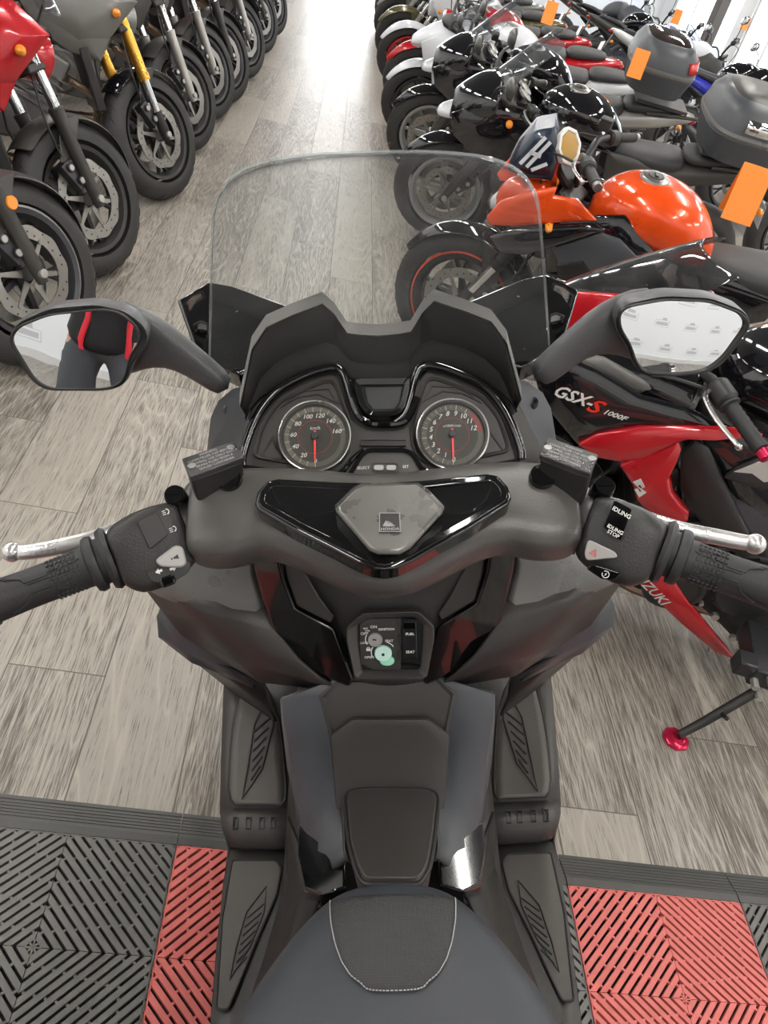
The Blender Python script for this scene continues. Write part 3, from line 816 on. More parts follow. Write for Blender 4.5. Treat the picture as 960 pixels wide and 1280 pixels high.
# left: dimmer rocker, horn, indicator switch
SPn = BAR[-1][4]; sw = BAR[-1][8]
a = rnd_poly(spoly(-1, [(171, 652), (196, 640), (211, 668), (187, 687)], .006), .003)
bm = NB(); a_prism(bm, a, -SPn*.010); obj('dimmer_switch', bm, plast_d, sw, bevel=.0015)
a = rnd_poly(spoly(-1, [(193, 701), (219, 681), (229, 684), (234, 704), (228, 710), (200, 709)], .008), .004)
bm = NB(); a_prism(bm, a, -SPn*.012); hornb = obj('horn_button', bm, silver_b, sw, bevel=.002, seg=3)
a = rnd_poly(spoly(-1, [(198, 723), (217, 717), (221, 729), (203, 736)], .008), .003)
bm = NB(); a_prism(bm, a, -SPn*.018); obj('indicator_switch', bm, gloss, sw, bevel=.002)
a = rnd_poly(spoly(-1, [(181, 715), (231, 700), (240, 704), (236, 716), (212, 730), (190, 728)], .002), .004)
bm = NB(); a_prism(bm, a, -SPn*.012); obj('indicator_base', bm, plast_d, sw, bevel=.002)
def sym_lamp(bm, c, ex, ey, u, beams=3):
    pts = [c+ex*u*math.cos(math.radians(a))*.9+ey*u*math.sin(math.radians(a)) for a in range(-90, 91, 30)]
    i_ = [c+ex*u*.65*math.cos(math.radians(a))*.9+ey*u*.65*math.sin(math.radians(a))+ex*u*.08 for a in range(-90, 91, 30)]
    for k in range(6): face(bm, [bm.verts.new(p) for p in (pts[k], pts[k+1], i_[k+1], i_[k])])
    for k in range(beams):
        y = (k-(beams-1)/2)*u*.6
        o = c-ex*u*.3+ey*y
        face(bm, [bm.verts.new(p) for p in (o, o-ex*u*1.1, o-ex*u*1.1-ey*u*.2, o-ey*u*.2)])
bm = NB(); SPL = BAR[-1][7]
for x, y in ((208, 639.5), (217, 661)): sym_lamp(bm, SPL.at(x, y, .0022), SPL.ex, SPL.ey, .0030)
for (x, y), d in (((199, 714), -1), ((216, 710.5), 1)):
    c = SPL.at(x, y, .0035); ex, ey, u = SPL.ex*d, SPL.ey, .003
    face(bm, [bm.verts.new(p) for p in (c+ex*u*1.3, c+ey*u, c+ey*u*.4, c-ex*u+ey*u*.4, c-ex*u-ey*u*.4, c-ey*u*.4, c-ey*u)])
obj('switch_symbols', bm, white, sw)
bm = NB(); c = SPL.at(219, 697, .0085); ex, ey, u = SPL.ex, SPL.ey, .0032
face(bm, [bm.verts.new(p) for p in (c+ex*u+ey*u*.7, c-ex*u*.6+ey*u*.2, c-ex*u*.6-ey*u*.2, c+ex*u-ey*u*.7)])
face(bm, [bm.verts.new(p) for p in (c-ex*u*.8+ey*u*.25, c-ex*u*1.3+ey*u*.25, c-ex*u*1.3-ey*u*.25, c-ex*u*.8-ey*u*.25)])
obj('horn_symbol', bm, plast_d, hornb)
# right: idling stop rocker, hazard, starter
SPn = BAR[1][4]; sw = BAR[1][8]; SPR = BAR[1][7]
a = rnd_poly(spoly(1, [(768, 625), (790, 637), (776, 676), (754, 659)], .006), .002)
bm = NB(); a_prism(bm, a, -SPn*.010); rk = obj('idling_stop_switch', bm, gloss, sw, bevel=.0015)
rx = (SPR.at(788, 648, 0)-SPR.at(768, 637, 0)).normalized(); ry = SPn.cross(rx)
text('switch_lettering', [('IDLING', .0058, SPR.at(777, 641, .0066), rx, ry, dict(bold=.0001)), ('IDLING', .0050, SPR.at(769, 662, .0066), rx, ry, dict(bold=.0001)), ('STOP', .0050, SPR.at(766.5, 667.5, .0066), rx, ry, dict(bold=.0001))], white, rk)
a = rnd_poly(spoly(1, [(735, 674), (769, 690), (773, 697), (733, 701), (730, 692)], .008), .004)
bm = NB(); a_prism(bm, a, -SPn*.012); hz = obj('hazard_button', bm, silver_b, sw, bevel=.002, seg=3)
bm = NB()
for r0, r1 in ((.0046, .0038), (.0026, .0018)):
    c = SPR.at(742, 691.5, .0086); ex, ey = rx, ry
    o_ = [c+ex*r0*math.cos(math.radians(90+120*k))+ey*r0*math.sin(math.radians(90+120*k)) for k in range(3)]
    i_ = [c+ex*r1*math.cos(math.radians(90+120*k))+ey*r1*math.sin(math.radians(90+120*k)) for k in range(3)]
    for k in range(3): face(bm, [bm.verts.new(p) for p in (o_[k], o_[(k+1) % 3], i_[(k+1) % 3], i_[k])])
obj('hazard_symbol', bm, redm, hz)
a = rnd_poly(spoly(1, [(733, 711), (741, 706), (770, 715), (776, 717), (768, 725), (752, 724)], .006), .002)
bm = NB(); a_prism(bm, a, -SPn*.014); stb = obj('starter_button', bm, gloss, sw, bevel=.0018)
bm = NB(); c = SPR.at(757, 718, .0066)
for k in range(20):
    if k in (8, 9): continue
    a0, a1 = math.radians(k*18), math.radians(k*18+18); r0, r1 = .0036, .0029
    face(bm, [bm.verts.new(c+rx*r*math.cos(a_)+ry*r*math.sin(a_)) for r, a_ in ((r0, a0), (r0, a1), (r1, a1), (r1, a0))])
face(bm, [bm.verts.new(c+rx*x+ry*y) for x, y in ((.0008, .0025), (-.001, -.0002), (0, -.0002), (-.0008, -.0025), (.001, .0004), (0, .0004))])
obj('starter_symbol', bm, white, stb)
# levers
lev_m = mat('cast_silver_lever', (.72, .71, .70), .32, .85, bump=.2, bscale=300, var=.1)
def lever(s, pts):
    nb = BAR[s][4]
    path = smoothpath([P(x, y, z) for x, y, z in pts], 5)
    n = len(path); rad = [.0075+.001*math.sin(i/n*PI) for i in range(n)]
    bm = NB(); a_tube(bm, path, rad, 14, flat=.62, up=nb)
    a_sphere(bm, path[-1], .0105, 10)
    return obj('brake_lever', bm, lev_m, sc, sub=1)
lever(-1, [(222, 640, 1.045), (205, 644, 1.045), (165, 655, 1.042), (120, 672, 1.040), (70, 684, 1.037), (35, 690, 1.035), (15, 690, 1.034)])
lever(1, [(748, 627, 1.045), (775, 634, 1.045), (806, 648, 1.042), (850, 662, 1.040), (895, 671, 1.037), (925, 677, 1.035), (944, 680, 1.034)])
# lever brackets
for s, pts in ((-1, [(205, 622), (232, 612), (238, 640), (215, 655)]), (1, [(742, 606), (768, 615), (760, 640), (735, 630)])):
    bm = NB(); a_prism(bm, [P(x, y, 1.05) for x, y in pts], (0, 0, -.03)); obj('lever_bracket', bm, darkm, sc, bevel=.004)
# brake reservoirs
def reservoir(s, top, sight, cap):
    T = [P(x, y, 1.112) for x, y in top]
    c = sum(T, V((0, 0, 0)))/4
    nn = (T[1]-T[0]).cross(T[2]-T[1]).normalized()
    if nn.z < 0: nn = -nn
    bm = NB(); a_prism(bm, rnd_poly(T, .002), -nn*.006); lid = obj('reservoir_lid', bm, mat('anodised_lid', (.06, .06, .06), .3, .5, bump=.4, bscale=600), sc, bevel=.001)
    bm = NB(); q = [c+(p-c)*.97-nn*.006 for p in T]; a_loft(bm, [rnd_poly([p-nn*.0 for p in q], .005), rnd_poly([c+(p-c)*.9-nn*.04 for p in q], .008)])
    obj('brake_reservoir', bm, plast_d, sc, bevel=.001)
    ex = (T[1]-T[0]+T[2]-T[3]).normalized(); ey = nn.cross(ex)
    W = (T[1]-T[0]).length; Hh = (T[3]-T[0]).length
    lines = ['WARNING', 'CLEAN FILLER CAP BEFORE', 'REMOVING. USE ONLY DOT 4', 'BRAKE FLUID FROM A', 'SEALED CONTAINER']
    its = []
    for i, l in enumerate(lines): its.append((l, Hh*.15, c+ey*Hh*(.34-.17*i), ex, ey, dict(th=.0004, sx=.78)))
    text('warning_text', its, mat('etched_text', (.42, .42, .42), .5), lid)
    for k, (fx, fy) in enumerate(((-.40, -.05), (.40, .18))):
        o = c+ex*W*fx+ey*Hh*fy
        bm = NB(); a_cyl(bm, o-nn*.001, o+nn*.0016, .0042, 16, ch=.0006); a_box(bm, o+nn*.0016, (.005, .0009, .0004), Matrix((ex, ey, nn)).transposed()); obj('screw', bm, steel, lid)
    a_ = P(*sight, 1.092); d = V((0, -.5, .86))
    bm = NB(); a_lathe(bm, a_-d*.012, d, [(0, .013), (.010, .013), (.012, .0115), (.010, .0095), (.010, 0)], 24); obj('sight_glass', bm, gloss, sc)
    a_ = P(*cap, 1.082)
    bm = NB(); a_lathe(bm, a_-d*.03, d, [(0, .011), (.026, .011), (.029, .0095), (.0295, 0)], 24); a_box(bm, a_+d*.0, (.014, .002, .0015), Matrix((EX, V((0, .86, .5)), d)).transposed()); obj('mirror_boss_plug', bm, gloss, sc)
reservoir(-1, [(227, 573), (292, 551), (305, 571), (237, 596)], (286, 598), (217, 617))
reservoir(1, [(685, 546), (748, 568), (738, 592), (674, 568)], (679, 594), (757, 606))

# ---- mirrors -------------------------------------------------------------------
mirror_m = bpy.data.materials.new('mirror_glass'); mirror_m.use_nodes = True
_b = mirror_m.node_tree.nodes['Principled BSDF']; _b.inputs['Base Color'].default_value = (.88, .90, .92, 1); _b.inputs['Metallic'].default_value = 1; _b.inputs['Roughness'].default_value = .01
def mirror(s, lens, house, arm, ctr, nrm, Rc=1.1):
    MY = .74
    n = V(nrm).normalized(); c = PY(ctr[0], ctr[1], MY)
    pl = Pl(0, 0, 0); pl.p = c; pl.n = n
    e1 = EZ.cross(n).normalized(); e2 = n.cross(e1)
    def dome(p):
        d = p-c; r2 = d.length_squared; return p-n*(r2/(2*Rc))
    lp = rnd_poly([pl.at(x, y) for x, y in lens], .010, 4)
    lc = sum(lp, V((0, 0, 0)))/len(lp)
    rings = [[dome(lc+(p-lc)*k) for p in lp] for k in (1, .85, .7, .55, .4, .25, .1, .02)]
    hp = rnd_poly([pl.at(x, y, -.004) for x, y in house], .010, 4)
    hc = sum(hp, V((0, 0, 0)))/len(hp)
    bm = NB(); n_ = len(hp)
    a_loft(bm, [[hc+(p-hc)*.93+n*.0 for p in hp], [hc+(p-hc)*.985+n*.003 for p in hp], [p-n*.001 for p in hp], [hc+(p-hc)*.97-n*.018+e2*.003 for p in hp], [hc+(p-hc)*.80-n*.036+e2*.004 for p in hp], [hc+(p-hc)*.40-n*.046 for p in hp]])
    ho = obj('mirror', bm, mat('mirror_housing', (.055, .056, .058), .38, bump=.3, bscale=700), sc, sharp=50)
    bm = NB(); a_loft(bm, [[p+n*.0035 for p in r] for r in rings], cap=False); face(bm, [bm.verts.new(p+n*.0035) for p in rings[-1]])
    bmesh.ops.remove_doubles(bm, verts=bm.verts, dist=1e-7); obj('mirror_lens', bm, mirror_m, ho, sharp=180)
    lo = [lc+(p-lc)*1.03+n*.004 for p in lp]
    bm = NB(); rim_frame(bm, lo, [lc+(p-lc)*.985+n*.004 for p in lp], n, .012); obj('lens_rim', bm, plast_d, ho, bevel=.0008)
    secs = []
    for (x0, y0), (x1, y1), Y, hh in arm:
        a_, b_ = PY(x0, y0, Y), PY(x1, y1, Y); cc = (a_+b_)/2; ex = (a_-b_); w = ex.length/2; ex.normalize()
        vd = (LC-cc).normalized(); nn = (vd-ex*vd.dot(ex)).normalized()
        secs.append(sring(cc-nn*hh, ex, nn, w, hh, 2.6, 20))
    bm = NB(); a_loft(bm, secs); obj('mirror_arm', bm, MATS['mirror_housing'], ho, sub=1)
mirror(-1, [(13, 424), (24, 408), (62, 393), (128, 386), (152, 391), (172, 408), (176, 424), (162, 445), (157, 470), (148, 480), (132, 485), (62, 485), (44, 474)],
       [(9, 424), (22, 402), (62, 384), (122, 379), (160, 388), (186, 410), (186, 430), (168, 452), (161, 474), (150, 484), (132, 488), (60, 488), (40, 477)],
       [((122, 380), (160, 478), .765, .016), ((160, 385), (168, 474), .765, .018), ((196, 404), (192, 466), .762, .018), ((228, 431), (215, 467), .758, .016), ((262, 459), (246, 484), .752, .014), ((290, 482), (273, 502), .742, .013)],
       (95, 435), (.0, -.985, .165))
mirror(1, [(773, 393), (782, 383), (830, 374), (885, 376), (925, 391), (936, 406), (903, 448), (882, 463), (845, 467), (808, 465), (796, 455), (788, 430), (776, 412)],
       [(768, 393), (780, 378), (830, 368), (888, 371), (930, 387), (940, 405), (906, 452), (884, 466), (845, 470), (805, 468), (791, 457), (783, 432), (769, 412)],
       [((828, 364), (800, 462), .765, .016), ((790, 370), (786, 456), .765, .018), ((752, 390), (762, 448), .762, .018), ((722, 415), (735, 452), .758, .016), ((690, 444), (712, 470), .752, .014), ((662, 468), (682, 492), .742, .013)],
       (857, 418), (.0, -.994, .105), .42)
# side covers between the mirror arm and the dash
for s in (-1, 1):
    a = flip([P(x, y, z) for x, y, z in ((292, 483, 1.12), (306, 478, 1.14), (312, 498, 1.13), (304, 540, 1.09), (297, 588, 1.06), (306, 600, 1.05), (262, 600, 1.02), (258, 560, 1.035), (263, 520, 1.06), (272, 498, 1.09))], s)
    bm = NB(); a_prism(bm, a, (0, 0, -.05)); o = obj('cowl_side_cover', bm, plast_b, sc, bevel=.004, seg=3)
    c = flip([P(286, 511, 1.092)], s)[0]
    bm = NB(); a_lathe(bm, c-V((0, 0, .004)), V((-.1*s*0, -.4, .9)), [(0, .0065), (.006, .0065), (.0075, .0055), (.0065, .0035), (.004, .003), (.004, 0)], 20); obj('screw', bm, darkm, o)

# ---- leg shield ------------------------------------------------------------------
def patch(name, rows, m, s, th=.004, **k):
    """rows of (px, py, z) traced on the left"""
    R = [flip([P(*q) for q in r], s) for r in rows]
    bm = NB(); a_grid(bm, R)
    bm.transform(Matrix.Translation((0, 0, -th/2)))
    return obj(name, bm, m, sc, solid=th, soff=0, **k)
# upper side fairing (paler grey, light from above put into its colour), then the outward-facing side, then the lower lip
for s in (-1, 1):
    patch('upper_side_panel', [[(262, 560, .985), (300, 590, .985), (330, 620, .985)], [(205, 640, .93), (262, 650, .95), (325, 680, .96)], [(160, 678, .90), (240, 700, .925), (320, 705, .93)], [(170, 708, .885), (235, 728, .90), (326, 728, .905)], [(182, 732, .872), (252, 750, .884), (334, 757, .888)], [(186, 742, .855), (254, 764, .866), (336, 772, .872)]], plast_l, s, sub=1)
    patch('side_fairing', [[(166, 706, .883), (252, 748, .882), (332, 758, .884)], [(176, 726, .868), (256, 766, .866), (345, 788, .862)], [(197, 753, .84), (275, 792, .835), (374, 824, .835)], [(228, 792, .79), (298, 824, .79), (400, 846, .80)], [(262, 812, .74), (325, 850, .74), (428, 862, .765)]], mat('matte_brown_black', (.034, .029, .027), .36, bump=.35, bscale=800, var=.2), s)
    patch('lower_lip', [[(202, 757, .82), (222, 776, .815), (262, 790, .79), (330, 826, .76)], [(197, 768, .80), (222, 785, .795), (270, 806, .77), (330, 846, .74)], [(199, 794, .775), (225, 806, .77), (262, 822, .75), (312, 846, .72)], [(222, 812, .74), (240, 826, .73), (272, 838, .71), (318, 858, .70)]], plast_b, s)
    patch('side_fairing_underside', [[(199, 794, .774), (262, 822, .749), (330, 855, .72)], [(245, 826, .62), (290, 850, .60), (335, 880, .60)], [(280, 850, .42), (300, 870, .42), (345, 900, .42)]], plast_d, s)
# glossy panels either side of the knee panel
KP = Pl(P(487, 808, .87).y, .87, 65)
gl = [(314, 690), (320, 722), (327, 748), (338, 782), (362, 814), (394, 842), (436, 859), (443, 849), (419, 786), (369, 760), (354, 722), (348, 690)]
for s in (-1, 1):
    top = flip([P(x, y, .982-.20*(y-690)/165) for x, y in gl], s)
    bm = NB(); a_prism(bm, top, (0, .02, -.025)); obj('gloss_side_trim', bm, gloss, sc, bevel=.004, seg=3)
    a = flip([P(x, y, .971-.19*(y-690)/165) for x, y in ((352, 690), (358, 722), (370, 757), (413, 779), (417, 770), (400, 748), (372, 700), (368, 688))], s)
    bm = NB(); a_prism(bm, a, (0, .02, -.02)); obj('trim_inset', bm, plast, sc, bevel=.002)
knit = mat('dotted_plastic', (.045, .043, .041), .42, bump=.8, bscale=1500)
rows = []
for (py, z, e) in ((650, 1.0, 350), (690, .968, 356), (725, .925, 372), (752, .893, 398), (775, .866, 415), (800, .838, 425), (830, .81, 434), (846, .796, 440), (855, .772, 446)):
    w = 486-e+2
    rows.append([P(486+(k-4)/4*w, py, z-.012*abs((k-4)/4)**2) for k in range(9)])
bm = NB(); a_grid(bm, rows); obj('knee_panel', bm, knit, sc, solid=.004, soff=-1)
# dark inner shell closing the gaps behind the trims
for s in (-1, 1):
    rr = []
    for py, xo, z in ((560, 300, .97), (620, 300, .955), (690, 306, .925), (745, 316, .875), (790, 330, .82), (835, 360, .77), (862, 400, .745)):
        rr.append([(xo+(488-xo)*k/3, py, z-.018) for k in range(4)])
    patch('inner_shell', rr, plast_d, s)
# ---- key panel ----
n = KP.n
bo = [(454, 767), (523, 765), (543, 784), (543, 800), (534, 848), (443, 848), (433, 800), (433, 785)]
# plane through the knee panel surface
pa, pb, pc = P(486, 765, .884), P(440, 848, .80), P(534, 848, .80)
n = (pb-pa).cross(pc-pa).normalized(); n = n if n.y < 0 else -n
KP.p = pa; KP.n = n; KP.ex = EX; KP.ey = n.cross(EX); 
a = rnd_poly([KP.at(x, y, .012) for x, y in bo], .004)
b_ = rnd_poly([KP.at(x, y, .004) for x, y in ((461, 773), (519, 772), (528, 780), (528, 805), (525, 839), (453, 839), (448, 805), (448, 781))], .004)
bm = NB(); rim_frame(bm, a, b_, n, .010); obj('key_panel_bezel', bm, plast, sc, bevel=.0018)
a = rnd_poly([KP.at(x, y, .004) for x, y in ((449, 780), (461, 773.5), (501, 773), (501, 838), (466, 838), (450, 829))], .002)
bm = NB(); a_prism(bm, a, -n*.01); kp = obj('key_panel', bm, mat('key_plate', (.03, .028, .026), .45, bump=.3, bscale=900), sc, bevel=.001)
a = [KP.at(x, y, .0) for x, y in ((501, 773), (527, 774), (527, 838), (501, 838))]
bm = NB(); a_prism(bm, a, -n*.01); obj('switch_well', bm, gloss, sc)
c = KP.at(469, 799, .004)
bm = NB(); a_lathe(bm, c, n, [(0, .0085), (.003, .0085), (.0035, .0075), (.0015, .006), (.0015, 0)], 28); kc = obj('ignition_lock', bm, silver_b, kp)
bm = NB(); a_box(bm, c+n*.0016, (.007, .0018, .001), Matrix((V((.85, .2, -.4)).normalized(), n.cross(V((.85, .2, -.4)).normalized()), n)).transposed()); obj('key_slot', bm, plast_d, kc)
green = mat('glow_green_plastic', (.30, .72, .52), .45)
c2 = KP.at(479, 815, .004)
bm = NB(); a_cyl(bm, c2, c2+n*.006, .0102, 32, ch=.0012); sh = obj('key_shutter_knob', bm, mat('pale_green_plastic', (.52, .78, .70), .45), kp)
bm = NB(); a_cyl(bm, c2+n*.0058, c2+n*.0068, .0018, 12); obj('knob_dimple', bm, plast_d, sh)
c3 = KP.at(484, 825, .004)
bm = NB(); a_loft(bm, [sring(c3+n*h, EX, KP.ey, .0085*k_, .0062*k_, 2, 20) for h, k_ in ((0, 1), (.003, 1), (.0038, .85))]); obj('shutter_key_socket', bm, green, kp)
ex, ey = EX, n.cross(EX)*(1 if n.cross(EX).z > 0 else -1)
def kt(s_, sz, x, y, **k): return (s_, sz, KP.at(x, y, .0045), ex, ey, dict(bold=.0001, **k))
text('key_lettering', [kt('ON', .0052, 467, 783.5), kt('OFF', .0052, 455.5, 792), kt('IGNITION', .0042, 483, 786.5), kt('SEAT', .0042, 486.5, 801), kt('SEAT', .0026, 457, 785.5), kt('FUEL', .0026, 459.5, 788.3), kt('LOCK', .0036, 455.5, 803.5), kt('OPEN', .0044, 461.5, 821.5)], white, kp)
bm = NB()
def arc(c, r, a0, a1, w=.0006, h=.0045):
    N_ = 8
    for i in range(N_):
        p = [(r-w, a0+(a1-a0)*i/N_), (r+w, a0+(a1-a0)*i/N_), (r+w, a0+(a1-a0)*(i+1)/N_), (r-w, a0+(a1-a0)*(i+1)/N_)]
        face(bm, [bm.verts.new(c+ex*q[0]*math.cos(math.radians(q[1]))+ey*q[0]*math.sin(math.radians(q[1]))+n*.0005) for q in p])
arc(c, .0115, 150, 215); arc(c2, .0142, 150, 205); arc(c2, .0142, 30, 70)
pc_ = KP.at(460.5, 812, .0045)
face(bm, [bm.verts.new(pc_+ex*x+ey*y) for x, y in ((-.0025, -.002), (.0025, -.002), (.0025, .0015), (-.0025, .0015))])
arc(KP.at(460.5, 810.5, .0040), .0018, 0, 180, .0004)
obj('key_symbols', bm, white, kp)
a = rnd_poly([KP.at(x, y, .008) for x, y in ((504, 786), (521, 786), (522, 824), (505, 824))], .0015)
bm = NB(); a_prism(bm, a, -n*.012); fs = obj('fuel_seat_switch', bm, gloss, sc, bevel=.0015)
text('switch_lettering', [('FUEL', .0048, KP.at(512.5, 792.5, .0085), ex, ey, dict(bold=.0001)), ('SEAT', .0048, KP.at(513, 815, .0085), ex, ey, dict(bold=.0001))], white, fs)
bm = NB()
for y in (780, 802, 822): a_prism(bm, [KP.at(x, yy, .006) for x, yy in ((496.5, y-7), (501.5, y-7), (501.5, y+3), (496.5, y+3))], -n*.006)
obj('shutter_teeth', bm, plast_d, kp, bevel=.0006)

# ---- centre tunnel ----------------------------------------------------------------
# stations: py, z top ; half px width of flat top ; half px of outer edge, drop
ts = [(852, .780, 62, 140, .045), (872, .762, 82, 140, .060), (910, .722, 73, 133, .075), (950, .680, 66, 128, .085), (997, .640, 60, 120, .09), (1030, .622, 58, 115, .09), (1062, .612, 58, 92, .06), (1075, .612, 56, 88, .055)]
def tunnel_sec(py, z, w, ow, dr):
    c = P(488, py, z); u = (P(588, py, z).x-P(488, py, z).x)/100; c.x = 0
    W, O = w*u, ow*u
    y, z = c.y, z
    return [V((-O*1.04, y+.02, z-dr-.12)), V((-O, y+.01, z-dr)), V((-O*.97, y+.005, z-dr*.85)), V((-W*1.06, y, z+.004)), V((-W, y, z+.006)), V((-W*.96, y, z)), V((-W*.4, y, z)), V((W*.4, y, z)), V((W*.96, y, z)), V((W, y, z+.006)), V((W*1.06, y, z+.004)), V((O*.97, y+.005, z-dr*.85)), V((O, y+.01, z-dr)), V((O*1.04, y+.02, z-dr-.12))]
rows = [tunnel_sec(*t) for t in ts]
rows.insert(0, [p+V((0, .02, -.02)) for p in rows[0]])
bm = NB(); a_grid(bm, [r[2:12] for r in rows]); obj('centre_tunnel', bm, plast, sc, solid=.006, soff=-1, sharp=25)
for s in (-1, 1):
    bm = NB(); rr = []
    for r in rows: rr.append([V((abs(p.x)*s, p.y, p.z+.002)) for p in (r[0], r[1], r[2], r[3])])
    a_grid(bm, rr); obj('tunnel_side', bm, plast_b, sc, solid=.006, soff=-1, sharp=25)
# fuel lid and its shut line
def tz(py):
    for i in range(len(ts)-1):
        if py <= ts[i+1][0]:
            f = (py-ts[i][0])/(ts[i+1][0]-ts[i][0]); return ts[i][1]*(1-f)+ts[i+1][1]*f
    return ts[-1][1]
lid = [(414, 918), (440, 898), (533, 898), (554, 916), (549, 985), (424, 988)]
rows2 = []
for py in (897, 905, 918, 935, 955, 975, 995, 1010):
    e0 = 414 if py > 917 else 440-(py-898)/20*26; e1 = 975-e0
    e0 += (py-918)*.09 if py > 918 else 0; e1 -= (py-918)*.07 if py > 918 else 0
    rows2.append([P(e0+(e1-e0)*k/6, py, tz(py)+.004) for k in range(7)])
bm = NB(); a_grid(bm, rows2); obj('fuel_lid', bm, plast, sc, solid=.006, soff=-1, bevel=.001)
bm = NB(); a_tube(bm, [r[0]-V((0, 0, .001)) for r in reversed(rows2)]+[r[-1]-V((0, 0, .001)) for r in rows2], .0012, 6); obj('lid_shut_line', bm, plast_d, sc)
fl = [(432, 996), (437, 990), (455, 987), (525, 987), (543, 990), (547, 999), (542, 1050), (536, 1085), (525, 1104), (455, 1104), (445, 1085), (437, 1050)]
def flz(py): return .662+.050*(py-987)/117
T = rnd_poly([P(x, y, flz(y)) for x, y in fl], .008)
bm = NB(); cc = sum(T, V((0, 0, 0)))/len(T)
a_loft(bm, [[p-V((0, 0, .05)) for p in T], T, [cc+(p-cc)*.95+V((0, 0, .006)) for p in T], [cc+(p-cc)*.5+V((0, 0, .008)) for p in T]]); obj('front_pocket_lid', bm, plast, sc, bevel=.001)
bm = NB(); a_tube(bm, [cc+(p-cc)*1.015-V((0, 0, .001)) for p in T], .003, 8, loop=True); obj('lid_seal', bm, rubber, sc)
# glossy pieces and dark gap either side of the seat nose
for s in (-1, 1):
    a = flip([P(x, y, z) for x, y, z in ((372, 1030, .56), (385, 1036, .57), (410, 1060, .58), (432, 1066, .585), (432, 1110, .60), (400, 1118, .59), (380, 1112, .56), (372, 1070, .54))], s)
    bm = NB(); a_prism(bm, a, (0, 0, -.10)); obj('gloss_under_seat_trim', bm, gloss, sc, bevel=.004, seg=3)
    patch('under_seat_cover', [[(360, 1020, .50), (372, 1050, .53), (385, 1075, .55)], [(362, 1090, .44), (378, 1110, .50), (398, 1125, .56)], [(330, 1200, .40), (352, 1210, .50), (370, 1200, .60)], [(300, 1290, .40), (320, 1290, .50), (335, 1290, .62)]], plast_d, s)
